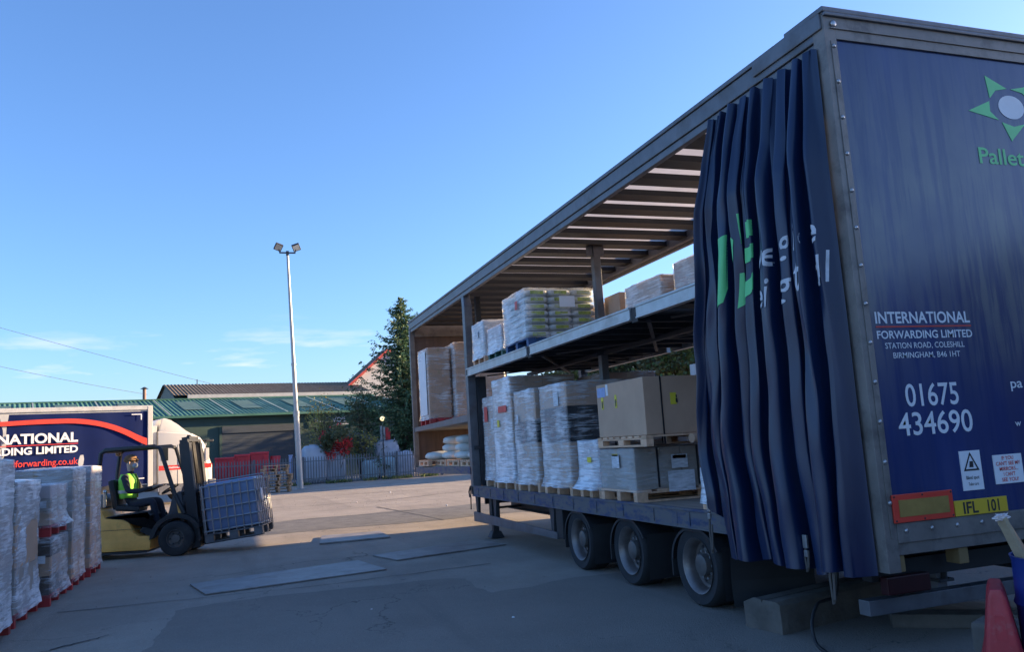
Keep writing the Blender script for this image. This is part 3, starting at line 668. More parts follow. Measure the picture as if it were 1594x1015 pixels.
def film_mb(x0, x1, y0, y1, z0, z1, seed=0, amp=.02, flare=0.0, slack=.0, cell=.05, top=True):
    mb = MB(); dx, dy = x1-x0, y1-y0
    def disp(p, n, h):
        q = p + Vector((seed*3.1, seed*1.7, seed*.9)); s = p.x+p.y
        r = 1-abs(noise.noise((s*2.2 + p.z*.9, p.z*6.5 - s*1.6, seed)))*2
        r2 = 1-abs(noise.noise((s*6 + p.z*2.5, p.z*15 + s*3, seed+4)))*2
        d = amp*.55*(.9*max(0, r)**3 + .5*max(0, r2)**3) + amp*.5*noise.noise(q*1.8)
        d += flare*max(0, 1-h/.16)**1.5 - slack*max(0, math.sin(math.pi*min(1, h/(z1-z0))))**2*.5*(1+noise.noise(q*2.2))
        return p + n*d
    nz_ = max(4, int((z1-z0)/cell))
    def prm(u):   # perimeter with rounded corners
        r = .03; u *= 4; k = int(min(3, u)); f = u-k
        C4 = [(x0, y0), (x1, y0), (x1, y1), (x0, y1)]; N4 = [(0, -1), (1, 0), (0, 1), (-1, 0)]
        a, b = C4[k], C4[(k+1) % 4]; n = Vector((*N4[k], 0)); n0 = Vector((*N4[k-1], 0)); n1 = Vector((*N4[(k+1) % 4], 0))
        if f < .04: n = (n + n0*(1-f/.04)).normalized()
        if f > .96: n = (n + n1*((f-.96)/.04)).normalized()
        return Vector((a[0]+(b[0]-a[0])*f, a[1]+(b[1]-a[1])*f, 0)), n
    nu = max(24, int(2*(dx+dy)/cell/4)*4)
    vs = []
    for j in range(nz_+1):
        z = z0+(z1-z0)*j/nz_
        for i in range(nu):
            p, n = prm(i/nu); p.z = z + (.015*noise.noise((p.x*5, p.y*5, seed+3)) if j in (0, nz_) else 0)
            vs.append(disp(p, n, z-z0) + n*.006)
    fs = [(j*nu+i, j*nu+(i+1) % nu, (j+1)*nu+(i+1) % nu, (j+1)*nu+i) for j in range(nz_) for i in range(nu)]
    mb.add(vs, fs)
    if top:
        b = nz_*nu; cx, cy = (x0+x1)/2, (y0+y1)/2; rings = 5; lst = list(range(b, b+nu)); base = len(mb.v)
        prev = lst
        for r in range(1, rings+1):
            k = 1-r/rings*.98; cur = []
            for i in range(nu):
                v = Vector(mb.v[b+i]); q = Vector((cx+(v.x-cx)*k, cy+(v.y-cy)*k, z1+.012+.02*noise.noise((v.x*4*k, v.y*4*k, seed+8))))
                cur.append(len(mb.v)); mb.v.append(tuple(q))
            for i in range(nu): mb.f.append((prev[i], prev[(i+1) % nu], cur[(i+1) % nu], cur[i])); mb.m.append(0)
            prev = cur
    return mb

def load(name, label, cat, x, y, z, tiers, pal='wood', film='film', group=None, seed=1, labels=(), flare=.03, amp=.02, slack=.0, along='x', filmtop=True, phigh=.144, fz=None, film_on=True):
    """x, y: (lo, hi); tiers: list of (height, nx, ny, material)"""
    t = thing(name, label, cat, ((x[0]+x[1])/2, (y[0]+y[1])/2, z), 0, group)
    if pal: pallet_mb(x[0]-.01, x[1]+.01, y[0]-.01, y[1]+.01, z+.001, along, phigh).build('pallet', pal, t, bevel=0)
    zz = z + (phigh if pal else 0) + .002; rn = random.Random(seed); zb = zz
    for h, nx, ny, mat in tiers:
        for i in range(nx):
            for j in range(ny):
                a, b = x[0]+(x[1]-x[0])*i/nx, x[0]+(x[1]-x[0])*(i+1)/nx; c, d = y[0]+(y[1]-y[0])*j/ny, y[0]+(y[1]-y[0])*(j+1)/ny
                g = .004; ww = rn.uniform(-.004, .004)
                mb = MB(); mb.box(a+g+ww, b-g+ww, c+g, d-g, zz, zz+h-.003)
                if mat.startswith('cardboard'):
                    mb.mi = 1; xm, ym, zt = (a+b)/2+ww, (c+d)/2, zz+h-.003; x_, y_ = a+g+ww-.0015, d-g+.0015; dr = min(.09, h*.3)
                    mb.add([(x_, ym-.03, zt-dr), (x_, ym+.03, zt-dr), (x_, ym+.03, zt-.004), (x_, ym-.03, zt-.004)], [(0, 1, 2, 3)])
                    mb.add([(xm-.03, y_, zt-dr), (xm+.03, y_, zt-dr), (xm+.03, y_, zt-.004), (xm-.03, y_, zt-.004)], [(0, 1, 2, 3)])
                    mb.add([(a+g+ww, ym-.03, zt+.0012), (b-g+ww, ym-.03, zt+.0012), (b-g+ww, ym+.03, zt+.0012), (a+g+ww, ym+.03, zt+.0012)], [(0, 1, 2, 3)])
                    mb.build('carton', [mat, 'tape'], t, bevel=.006)
                else: mb.build('carton', mat, t, bevel=.006)
        zz += h
    if film_on: film_mb(x[0], x[1], y[0], y[1], (fz if fz is not None else zb-.03), zz+.004, seed, amp, flare, slack, top=filmtop).build('stretch_wrap', film, t, smooth='all')
    for i, (face, u, v, w, h, mat) in enumerate(labels):
        mb = MB()
        if face == 'y': yy = y[1]+.026; mb.add([(u, yy, v), (u+w, yy, v), (u+w, yy, v+h), (u, yy, v+h)], [(0, 1, 2, 3)])
        elif face == '-y': yy = y[0]-.026; mb.add([(u, yy, v), (u+w, yy, v), (u+w, yy, v+h), (u, yy, v+h)], [(0, 1, 2, 3)])
        else: xx = x[0]-.026; mb.add([(xx, u, v), (xx, u+w, v), (xx, u+w, v+h), (xx, u, v+h)], [(0, 1, 2, 3)])
        mb.build('paper_label', mat, t)
    return t

LD = .956; LG = 'loads on the lower trailer deck'; UG = 'loads on the upper trailer deck'
cb, cd, cg = 'cardboard', 'cardboard_dark', 'cardboard_grey'
load('wrapped_pallet', 'wrapped brown boxes with an orange label beside the trailer mid post, lower deck', 'pallet load', (14.05, 15.05), (-5.6, -4.62), LD, [(.5, 1, 2, cb), (.5, 1, 2, cb), (.5, 1, 2, cb)], group=LG, seed=2, labels=[('y', 14.7, 2.15, .2, .28, 'label_red'), ('y', 14.35, 2.0, .16, .2, 'paper_print')])
load('wrapped_pallet', 'tallest whitish wrapped pallet on the lower deck, orange tape across it', 'pallet load', (12.98, 14.0), (-5.65, -4.49), LD, [(.58, 1, 2, 'carton_pink'), (.58, 2, 2, cb), (.58, 1, 2, cb)], film='film_thick', group=LG, seed=3, amp=.024, labels=[('y', 13.2, 2.26, .45, .11, 'label_red'), ('y', 13.62, 2.02, .12, .12, 'label_yellow')])
load('wrapped_pallet', 'wrapped brown and black boxes beside the tallest pallet on the lower deck', 'pallet load', (11.88, 12.86), (-5.6, -4.49), LD, [(.62, 1, 1, cb), (.34, 2, 1, 'black_plastic'), (.49, 2, 1, cb)], film='film', group=LG, seed=4, amp=.024, flare=.05, labels=[('y', 12.62, 2.05, .09, .12, 'paper_print')])
load('wrapped_pallet', 'wrapped boxes with a bare black middle layer next to the big strapped carton', 'pallet load', (10.62, 11.66), (-5.6, -4.49), LD, [(.60, 1, 1, cb), (.50, 1, 1, 'black_plastic'), (.34, 1, 1, cb)], film='film', group=LG, seed=5, amp=.026, flare=.07, labels=[('y', 10.88, 2.22, .18, .2, 'paper_print')])
load('wrapped_pallet', 'short pinkish wrapped pallet with flared film, left of the grey wrapped box', 'pallet load', (9.80, 10.48), (-5.6, -4.55), LD, [(.30, 1, 2, 'carton_pink'), (.30, 1, 2, 'carton_pink')], film='film_thick', group=LG, seed=6, flare=.12, amp=.018, labels=[('y', 10.02, 1.42, .13, .07, 'label_yellow')])
t = load('wrapped_pallet', 'grey film-wrapped box with papers on it, under the big strapped carton', 'pallet load', (8.74, 9.70), (-6.35, -4.50), LD, [(.485, 1, 3, cg)], film='film_thin', group=LG, seed=7, amp=.008, flare=.015, labels=[('y', 9.10, 1.36, .2, .16, 'paper_print'), ('y', 9.12, 1.50, .17, .025, 'label_yellow'), ('x', -5.19, 1.33, .22, .16, 'paper_print'), ('x', -5.17, 1.44, .18, .04, 'label_red'), ('x', -5.27, 1.06, .36, .24, 'paper_print')])
for y in (-4.78, -5.32):
    mb = MB(); mb.box(8.722, 8.728, y, y-.022, 1.12, 1.585); mb.build('strap', 'black_plastic', t)
# big strapped carton on its own pallet, standing on the grey box
t = thing('strapped_carton', 'big plain brown carton with yellow symbols, strapped to its own pale pallet', 'carton', (9.0, -5.5, 1.605), 0, LG)
pallet_mb(8.38, 9.68, -6.55, -4.48, 1.606, 'y', .125, 8).build('pallet', 'wood', t)
mb = MB(); mb.box(8.40, 9.66, -6.5, -4.505, 1.735, 2.40); C1 = mb.build('carton', cb, t, bevel=.008)
mb = MB(); mb.box(8.40-.0015, 9.66, -5.49, -5.505, 2.4005, 2.403); mb.build('tape', 'cardboard_dark', C1)
for y in (-4.72, -5.40, -6.1):
    mb = MB(); mb.box(8.393, 8.3985, y, y-.018, 1.62, 2.402); mb.box(8.393, 9.667, y, y-.018, 2.4035, 2.407); mb.box(9.6615, 9.667, y, y-.018, 1.62, 2.403); mb.build('strap', 'black_plastic', t)
def symbol(fn, par):
    mb = MB(); mb.text('8', .055, .085, fn); mb.build('handling_symbol', 'label_yellow', par)
for x in (9.50, 9.12):
    mb = MB(); yy = -4.503
    mb.prism([(.05*math.cos(a), .03+.05*math.sin(a)) for a in [2*math.pi*k/14 for k in range(14)]], lambda u, v, d, x=x: (x-u*.6, yy-.001+d, 2.17+v), 0, .003); mb.box(x-.028, x+.028, yy-.001, yy+.002, 2.085, 2.15); mb.build('handling_symbol', 'label_yellow', C1)
mb = MB()
for x in (9.50, 9.12): mb.box(x-.012, x+.012, yy+.0025, yy+.004, 2.10, 2.19)
for y in (-4.885, -5.465): mb.box(8.3935, 8.3955, y-.028, y-.052, 2.09, 2.14); mb.box(8.3935, 8.3955, y-.033, y-.047, 2.145, 2.18)
mb.build('symbol_ink', 'ink', C1)
for y in (-4.845, -5.425):
    mb = MB(); mb.box(8.396, 8.3995, y, y-.08, 2.07, 2.205); mb.build('handling_symbol', 'label_yellow', C1)
mb = MB(); mb.box(9.40, 9.63, yy-.001, yy+.003, 2.24, 2.36); mb.build('paper_label', 'paper_blue', C1)
mb = MB(); mb.box(9.32, 9.38, yy-.001, yy+.003, 2.25, 2.39); mb.build('paper_label', 'label_white', C1)
mb = MB(); mb.lathe([(0, .0), (0, .028), (0, .055), (.9, .055), (.9, 0)], (8.30, -5.02, 1.672), (.15, -1, 0), 20); tag(mb.build('cardboard_tube', 'cardboard', smooth=True), 'rolled cardboard tube lying in the pallet under the big carton', 'tube')
t = load('wrapped_pallet', 'small white wrapped bundle on the deck half behind the bunched curtain', 'pallet load', (7.02, 7.42), (-5.1, -4.56), LD, [(.16, 1, 1, 'carton_white'), (.16, 1, 1, 'carton_white')], film='film_thick', group=LG, seed=9, amp=.015, phigh=.09, pal='wood')
# tall brown boxes in the far row of the lower deck
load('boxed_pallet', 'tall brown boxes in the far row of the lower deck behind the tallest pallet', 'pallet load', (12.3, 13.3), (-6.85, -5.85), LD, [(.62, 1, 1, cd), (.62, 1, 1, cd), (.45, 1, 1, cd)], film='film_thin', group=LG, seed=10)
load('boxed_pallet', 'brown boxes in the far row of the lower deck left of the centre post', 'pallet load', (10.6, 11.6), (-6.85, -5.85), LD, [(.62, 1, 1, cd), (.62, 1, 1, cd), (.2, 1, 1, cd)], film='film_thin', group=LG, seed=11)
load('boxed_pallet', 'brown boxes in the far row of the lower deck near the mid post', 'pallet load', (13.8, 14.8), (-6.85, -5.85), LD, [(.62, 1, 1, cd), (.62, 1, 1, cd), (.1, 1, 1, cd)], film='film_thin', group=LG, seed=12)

# upper deck
UD = 3.206
load('wrapped_pallet', 'narrow white wrapped box on wood pallet at the front of the upper deck', 'pallet load', (14.33, 15.08), (-5.5, -4.50), UD, [(.66, 1, 1, 'carton_white')], film='film_thick', group=UG, seed=21, labels=[('y', 14.62, 3.72, .16, .13, 'paper_print')])
load('wrapped_pallet', 'wrapped boxes on a green pallet beside the white sacks, upper deck', 'pallet load', (13.36, 14.18), (-5.4, -4.52), UD, [(.22, 1, 2, 'carton_white'), (.22, 1, 2, 'carton_pink')], pal='green_paint', film='film_thick', group=UG, seed=22, amp=.03)
# stack of white sacks on a blue pallet
t = thing('sack_pallet', 'neat stack of white printed sacks under film on a blue pallet, upper deck', 'sack pallet', (12.55, -5.05, UD), 0, UG)
pallet_mb(12.0, 13.12, -5.72, -4.49, UD+.001, 'x', .15).build('pallet', 'blue_paint', t)
rn = random.Random(5)
def sack(x0, x1, y0, y1, z, h, par):
    mb = MB(); cx, cy = (x0+x1)/2, (y0+y1)/2; sx_, sy_ = (x1-x0)/2, (y1-y0)/2; k1 = rn.uniform(0, 50)
    def f(u, v):
        a = 2*math.pi*u; b = -math.pi/2+math.pi*v
        sg = lambda w, e: math.copysign(abs(w)**e, w)
        X = sg(math.cos(b), .45)*sg(math.cos(a), .28); Y = sg(math.cos(b), .45)*sg(math.sin(a), .28); Z = sg(math.sin(b), .75)
        p = Vector((cx+sx_*X, cy+sy_*Y, z+h/2+Z*h/2)); n_ = noise.noise((p.x*7+k1, p.y*7, p.z*11)); return p + Vector((X, Y, .3))*.012*n_
    mb.grid(f, 28, 10); return mb.build('sack', 'sack', par, smooth='all')
for k in range(7):
    for i in range(2):
        for j in range(3):
            if k == 6 and j == 0 and i == 1: continue
            xa = 12.02+i*.55; ya = -5.70+j*.405
            s = sack(xa, xa+.545, ya, ya+.40, UD+.152+k*.112, .118, t)
            if i == 0:
                mb = MB(); zz = UD+.152+k*.112; mb.add([(xa-.006, ya+.09, zz+.03), (xa-.006, ya+.31, zz+.03), (xa-.006, ya+.31, zz+.085), (xa-.006, ya+.09, zz+.085)], [(0, 1, 2, 3)]); mb.build('sack_print', 'sack_print', s)
film_mb(12.0, 13.12, -5.72, -4.485, UD+.14, UD+.95, 31, .02, .02).build('stretch_wrap', 'film', t, smooth='all')
mb = MB(); mb.add([(12.3, -4.45, 3.86), (12.42, -4.45, 3.86), (12.42, -4.45, 4.0), (12.3, -4.45, 4.0)], [(0, 1, 2, 3)]); mb.build('paper_label', 'label_red', t)
mb = MB(); mb.add([(11.97, -5.32, 3.84), (11.97, -5.05, 3.84), (11.97, -5.05, 4.02), (11.97, -5.32, 4.02)], [(0, 1, 2, 3)]); mb.build('paper_label', 'label_white', t)
load('boxed_pallet', 'low sunlit brown boxes just behind the centre post on the upper deck', 'pallet load', (11.95, 12.9), (-6.88, -5.86), UD, [(.32, 1, 1, cb), (.25, 2, 1, cb)], film='film_thin', group=UG, seed=23)
load('boxed_pallet', 'plain brown carton immediately right of the centre post on the upper deck', 'pallet load', (11.30, 11.85), (-6.85, -5.78), UD, [(.61, 1, 1, cb)], film_on=False, group=UG, seed=24)
load('wrapped_pallet', 'pale wrapped brown boxes in the middle of the far upper row', 'pallet load', (9.96, 11.05), (-6.85, -5.76), UD, [(.30, 2, 1, cb), (.30, 2, 1, cb)], film='film_thick', group=UG, seed=25)
load('wrapped_pallet', 'tallest wrapped boxes on the far upper row beside the curtain', 'pallet load', (8.4, 9.75), (-6.85, -5.85), UD, [(.35, 2, 1, cb), (.35, 2, 1, 'carton_pink')], film='film', group=UG, seed=26)
load('wrapped_pallet', 'wrapped bag-topped boxes nearest the curtain on the upper deck', 'pallet load', (7.6, 8.3), (-6.85, -5.75), UD, [(.45, 1, 1, cb), (.40, 1, 1, cg)], film='film', group=UG, seed=27, amp=.05)
# front section
FU = 2.27
load('wrapped_pallet', 'white-faced wrapped pallet on a red pallet at the trailer front', 'pallet load', (18.86, 19.85), (-5.02, -4.50), FU, [(.56, 1, 1, cb), (.56, 1, 1, cb), (.54, 1, 1, cb)], pal='red_paint', film='film', group=UG, seed=41, amp=.03, labels=[('y', 19.0, 2.5, .75, 1.5, 'label_white')])
load('wrapped_pallet', 'brown wrapped boxes on a red pallet at the trailer front, beside the side post', 'pallet load', (18.6, 19.7), (-6.3, -5.1), FU, [(.56, 1, 2, cb), (.56, 1, 2, cb), (.62, 1, 2, cb)], pal='red_paint', film='film', group=UG, seed=42, amp=.035)
rn = random.Random(11)
for i, (x, y, hh, lb) in enumerate(((19.35, -5.0, .10, 'flat white bags on a pallet nearest the front corner, lower front deck'), (18.5, -5.2, .62, 'leaning white bag stack on a pallet, left of three in the front bay'), (17.4, -5.2, .50, 'middle white bag stack on a pallet in the front bay'), (16.3, -5.2, .58, 'white bag stack on a pallet beside the side post in the front bay'))):
    t = thing('bag_pallet', lb, 'bag pallet', (x, y, 1.312), 0, 'bagged pallets in the low front bay')
    pallet_mb(x-.5, x+.5, y-.5, y+.6, 1.3125, 'y', .13).build('pallet', 'wood', t)
    z = 1.445; k = 0
    while z < 1.445+hh*.85-.05 or k == 0:
        ox = rn.uniform(-.05, .05) - .03*k; w = .44 if k == 0 else .27
        mb = MB(); mb.ball((x+ox, y+.1, z+.09), (w*.92, .40, .105), 18, 10, lambda d: 1/(abs(d.x)**6+abs(d.y)**6+abs(d.z)**3)**(1/6)*(1+.05*noise.noise(d*3+Vector((i, k, 0))))); mb.build('bag', 'sack', t, smooth='all'); z += .17; k += 1

# ------------------------------------------------------------------ wrapped stacks along the left
GL = 'wrapped stacks standing along the left of the yard'
load('wrapped_pallet', 'tall wrapped stack nearest the camera at the very left edge', 'pallet load', (9.3, 10.72), (2.27, 3.27), .0, [(.58, 1, 1, cg), (.58, 1, 1, cb), (.58, 1, 1, cg)], pal='red_paint', film='film_thick', group=GL, seed=51, amp=.03)
load('wrapped_pallet', 'heavily creased clear wrapped stack on a red pallet, second from the near left edge', 'pallet load', (10.98, 12.22), (2.29, 3.25), .0, [(.5, 1, 1, cg), (.5, 1, 1, cb), (.49, 1, 1, cg)], pal='red_paint', film='film_thick', group=GL, seed=52, amp=.045, slack=.05)
load('wrapped_pallet', 'lower of two stacked loads on red pallets in the left row', 'pallet load', (12.42, 13.62), (2.19, 3.15), .0, [(.24, 1, 2, 'board_brown'), (.24, 1, 2, cb), (.23, 1, 2, 'board_brown')], pal='red_paint', film='film', group=GL, seed=53, amp=.03, flare=.06, labels=[('x', 2.24, .55, .14, .1, 'paper_print'), ('x', 2.42, .55, .1, .1, 'paper_print')])
load('wrapped_pallet', 'upper brown carton load on a red pallet, set on top of another load', 'pallet load', (12.42, 13.60), (2.2, 3.15), .885, [(.18, 1, 2, cb), (.17, 1, 2, cg), (.17, 1, 2, 'carton_pink')], pal='red_paint', film='film', group=GL, seed=54, amp=.045, flare=.10, labels=[('x', 2.24, 1.26, .13, .09, 'paper_print'), ('x', 2.5, 1.26, .13, .09, 'paper_print')])
load('wrapped_pallet', 'narrow grey wrapped stack between the red-pallet pair and the forklift stack', 'pallet load', (13.85, 14.98), (2.16, 3.15), .0, [(.55, 1, 1, cb), (.55, 1, 1, cg), (.50, 1, 1, cg)], pal='red_paint', film='film', group=GL, seed=55, amp=.04)
load('wrapped_pallet', 'smooth pale wrapped stack nearest the forklift', 'pallet load', (15.2, 16.38), (2.11, 3.1), .0, [(.55, 1, 2, cb), (.55, 1, 2, cb), (.28, 1, 2, cb), (.24, 1, 1, 'carton_pink')], pal='red_paint', film='film', group=GL, seed=56, amp=.03, labels=[('x', 2.5, 1.35, .12, .1, 'paper_print'), ('x', 2.8, 1.35, .12, .1, 'paper_print')])
load('wrapped_pallet', 'tallest back-row stack with a cream top at the left edge', 'pallet load', (13.7, 14.8), (3.32, 4.3), .0, [(.6, 1, 1, cb), (.6, 1, 1, cg), (.66, 1, 1, 'carton_white')], pal='red_paint', film='film_thick', group=GL, seed=59)

# ------------------------------------------------------------------ forklift
M('cat_yellow', (.88, .44, .11), .45, var=.2, scale=3, c2=(.20, .13, .05), c2pos=.68)
M('guard_black', (.022, .024, .028), .5, var=.25)
M('seat_black', (.018, .019, .022), .6)
M('dash_grey', (.045, .048, .055), .6, var=.2)
M('chrome', (.6, .6, .6), .2, 1.0)
FR = R(-105)
FK = thing('forklift', 'yellow and black forklift truck with its mast tilted back, carrying a caged tank', 'forklift', (17.70, .78, 0), FR)
sd = lambda u, v, d: (u, d, v)
mb = MB()
prof = [(-2.15, .16), (-.50, .14), (-.48, .40), (-.70, .41), (-.80, .48), (-.88, .66), (-1.0, .73), (-1.32, .77), (-1.40, .93), (-1.55, .99), (-2.02, .95), (-2.2, .75)]
mb.prism(prof, sd, -.50, .50); mb.build('counterweight', 'cat_yellow', FK, smooth=True, bevel=.03, local=True)
mb = MB(); mb.box(-1.41, -.55, -.505, -.5005, .545, .552); mb.box(-2.1, -.55, -.506, .506, .10, .139); mb.build('body_seam', 'guard_black', FK, local=True)
mb = MB(); mb.prism([(-1.36, .78), (-1.3, .80), (-.55, .86), (-.50, .78), (-.68, .50), (-.50, .405), (-.36, .405), (-.30, .46), (-.60, .74), (-.95, .745)], sd, -.46, .46); mb.build('seat_deck', 'seat_black', FK, smooth=True, bevel=.012, local=True)
mb = MB(); mb.obox((-1.02, 0, .92), (.46, .48, .11), Matrix.Rotation(R(6), 3, 'Y')); mb.build('seat', 'seat_black', FK, smooth=True, bevel=.04, local=True)
mb = MB(); mb.obox((-1.29, 0, 1.2), (.12, .46, .58), Matrix.Rotation(R(-10), 3, 'Y')); mb.build('backrest', 'seat_black', FK, smooth=True, bevel=.05, local=True)
# fender, dash and cowl
mb = MB(); ar = [(.36*math.cos(R(a))*1.12, .33+.36*math.sin(R(a))*1.06) for a in range(25, 181, 12)]
mb.prism(ar + [(.42*math.cos(R(a))*1.16, .33+.42*math.sin(R(a))*1.1) for a in range(180, 20, -12)], sd, -.56, -.30); mb.prism(ar + [(.42*math.cos(R(a))*1.16, .33+.42*math.sin(R(a))*1.1) for a in range(180, 20, -12)], sd, .30, .56)
mb.build('front_fender', 'guard_black', FK, smooth=True, local=True)
mb = MB(); mb.prism([(-.50, .41), (-.34, .66), (-.18, .80), (-.10, 1.12), (.02, 1.20), (.06, 1.18), (.12, .80), (.12, .5), (0, .74), (-.35, .5)], sd, -.44, .44); mb.build('dashboard', 'dash_grey', FK, smooth=True, bevel=.015, local=True)
mb = MB(); mb.prism([(-.02, .98), (.05, .98), (.115, .73), (.02, .73)], sd, -.452, -.442); mb.build('cowl_panel', 'cat_yellow', FK, local=True)
mb = MB(); cw = Vector((-.30, 0.05, 1.24)); ax = Vector((-.5, 0, .87)).normalized(); u_ = Vector((0, 1, 0)); w_ = ax.cross(u_)
mb.tube([cw + (u_*math.cos(a)+w_*math.sin(a))*.17 for a in [2*math.pi*k/24 for k in range(25)]], .014, 6); mb.cyl(cw-ax*.3, cw, .022); mb.bar(cw-u_*.16, cw+u_*.16, .02, .015); mb.bar(cw-w_*.16, cw+w_*.16, .02, .015)
mb.build('steering_wheel', 'seat_black', FK, local=True)
mb = MB()
for y in (-.16, -.24, -.31): mb.tube([(-.12, y, 1.12), (-.16, y, 1.22), (-.17, y, 1.27)], .009, 6); mb.ball((-.17, y, 1.285), .018, 8, 6)
mb.build('levers', 'guard_black', FK, local=True)
# overhead guard
mb = MB()
for y in (-.46, .46):
    mb.tube([(-1.50, y, .85), (-1.47, y, 1.6), (-1.42, y, 2.0), (-1.34, y, 2.06), (-.42, y, 2.085), (-.32, y, 2.03), (-.05, y, 1.15), (.12, y, .78)], [.045]*4+[.04]*4, 8)
for k in range(9): mb.bar((-1.32+k*.105, -.44, 2.075), (-1.32+k*.105, .44, 2.075), .03, .035)
mb.bar((-.36, -.46, 2.065), (-.36, .46, 2.065), .07, .05); mb.bar((-1.40, -.46, 2.03), (-1.40, .46, 2.03), .07, .05)
mb.build('overhead_guard', 'guard_black', FK, smooth=True, local=True)
M('amber_lens', (.30, .10, .02), .3)
mb = MB(); mb.lathe([(0, .05), (.0, .05), (.05, .05), (.07, .0)], (-1.20, -.2, 2.0), (0, 0, -1), 14); mb.build('beacon', 'amber_lens', FK, smooth=True, local=True)
mb = MB(); mb.cyl((-1.47, -.50, 1.55), (-1.47, -.55, 1.55), .075, seg=16); mb.tube([(-1.45, -.46, 1.6), (-1.47, -.52, 1.56)], .012, 6); mb.build('work_lamp', 'guard_black', FK, smooth=True, local=True)
mb = MB(); mb.cyl((-1.38, -.36, .98), (-1.38, -.36, 1.25), .035); mb.ball((-1.38, -.36, 1.27), .04, 10, 6); mb.build('exhaust_stub', 'chrome', FK, smooth=True, local=True)
mb = MB(); mb.cyl((-1.55, -.25, 1.07), (-1.55, .3, 1.07), .15, seg=20); mb.build('gas_bottle', 'grey_steel', FK, smooth=True, local=True)
# wheels
def fwheel(x, y, r, w):
    s = -1 if y < 0 else 1; mb = MB()
    mb.lathe([(0, r*.52), (-.01, r*.60), (-.012, r*.8), (.0, r*.94), (.03, r), (w-.03, r), (w, r*.94), (w, r*.5)], (x, y, r), (0, -s, 0), 36); ty = mb.build('tyre', 'rubber', FK, smooth=True, local=True)
    mb = MB(); mb.lathe([(.004, r*.53), (-.004, r*.50), (.05, r*.44), (.06, r*.25), (.02, r*.23), (.015, 0)], (x, y, r), (0, -s, 0), 28); mb.build('rim', 'rim_dark', ty, smooth=True, local=True)
    mb = MB()
    for k in range(6): a = k*math.pi/3; p = Vector((x+r*.34*math.cos(a), y-s*.055, r+r*.34*math.sin(a))); mb.cyl(p, p+Vector((0, s*.03, 0)), .015, seg=6)
    mb.build('wheel_nuts', 'dark_steel', ty, local=True)
for y in (-.585, .585): fwheel(0, y, .325, .25)
for y in (-.50, .50): fwheel(-1.62, y, .26, .2)
# mast, tilted back
TL = R(-6); RM = Matrix.Rotation(TL, 3, 'Y'); mo = Vector((.30, 0, .12)); mf = lambda p: mo + RM @ Vector(p)
def mbox(mb, x0, x1, y0, y1, z0, z1): return mb.hexa([mf(p) for p in ((x0, y0, z0), (x1, y0, z0), (x1, y1, z0), (x0, y1, z0), (x0, y0, z1), (x1, y0, z1), (x1, y1, z1), (x0, y1, z1))])
for s in (-1, 1):
    mb = MB(); mbox(mb, -.06, .10, s*.42, s*.36, 0, 2.02); mbox(mb, .101, .115, s*.42, s*.28, 0, 2.0); mbox(mb, -.075, -.061, s*.42, s*.28, 0, 2.0); mb.build('mast_rail', 'guard_black', FK, local=True)
    mb = MB(); mbox(mb, -.045, .085, s*.345, s*.29, .05, 2.06); mb.build('inner_rail', 'dark_steel', FK, local=True)
    mb = MB(); mb.cyl(mf((.0, s*.22, .1)), mf((.0, s*.22, 1.5)), .035); mb.cyl(mf((.0, s*.22, 1.5)), mf((.0, s*.22, 1.98)), .02); mb.build('lift_cylinder', 'chrome', FK, smooth=True, local=True)
    mb = MB(); mb.cyl((.05, s*.38, .72), mf((-.08, s*.38, 1.0)), .035); mb.build('tilt_cylinder', 'dark_steel', FK, smooth=True, local=True)
mb = MB(); mbox(mb, -.055, .095, -.28, .28, 2.07, 2.12); mbox(mb, -.055, .095, -.43, .43, 2.021, 2.068); mbox(mb, -.07, .08, -.28, .28, 1.0, 1.06); mb.build('mast_crosshead', 'guard_black', FK, local=True)
mb = MB(); mbox(mb, -.079, -.0765, -.415, -.30, 1.72, 1.86); mb.build('rating_sticker', 'label_white', FK, local=True)
mb = MB(); mbox(mb, .04, .06, -.02, .02, .1, 2.0); mbox(mb, .04, .06, -.12, -.09, .1, 2.0); mbox(mb, .04, .06, .09, .12, .1, 2.0); mb.build('lift_chain', 'dark_steel', FK, local=True)
mb = MB()
for y in (-.06, .0, .06):
    mb.tube([mf((-.08, y, .9)), mf((-.10, y, 1.6)), mf((-.07, y, 2.05)), mf((.0, y, 2.16)), mf((.07, y, 2.08)), mf((.085, y, 1.2))], .014, 6)
mb.build('hoses', 'rubber_flap', FK, smooth='all', local=True)
CZ = .02
mb = MB(); mbox(mb, .12, .17, -.52, .52, CZ+.10, CZ+.20); mbox(mb, .12, .17, -.52, .52, CZ+.42, CZ+.52)
for y in (-.5, -.25, 0, .25, .5): mbox(mb, .125, .16, y-.02, y+.02, CZ+.2, CZ+1.0)
mbox(mb, .12, .17, -.52, .52, CZ+1.0, CZ+1.05); mb.build('carriage', 'guard_black', FK, local=True)
for y in (-.28, .28):
    mb = MB(); mbox(mb, .171, .215, y-.06, y+.06, CZ, CZ+.55); mbox(mb, .216, 1.28, y-.06, y+.06, CZ, CZ+.04); mb.build('fork', 'guard_black', FK, local=True)

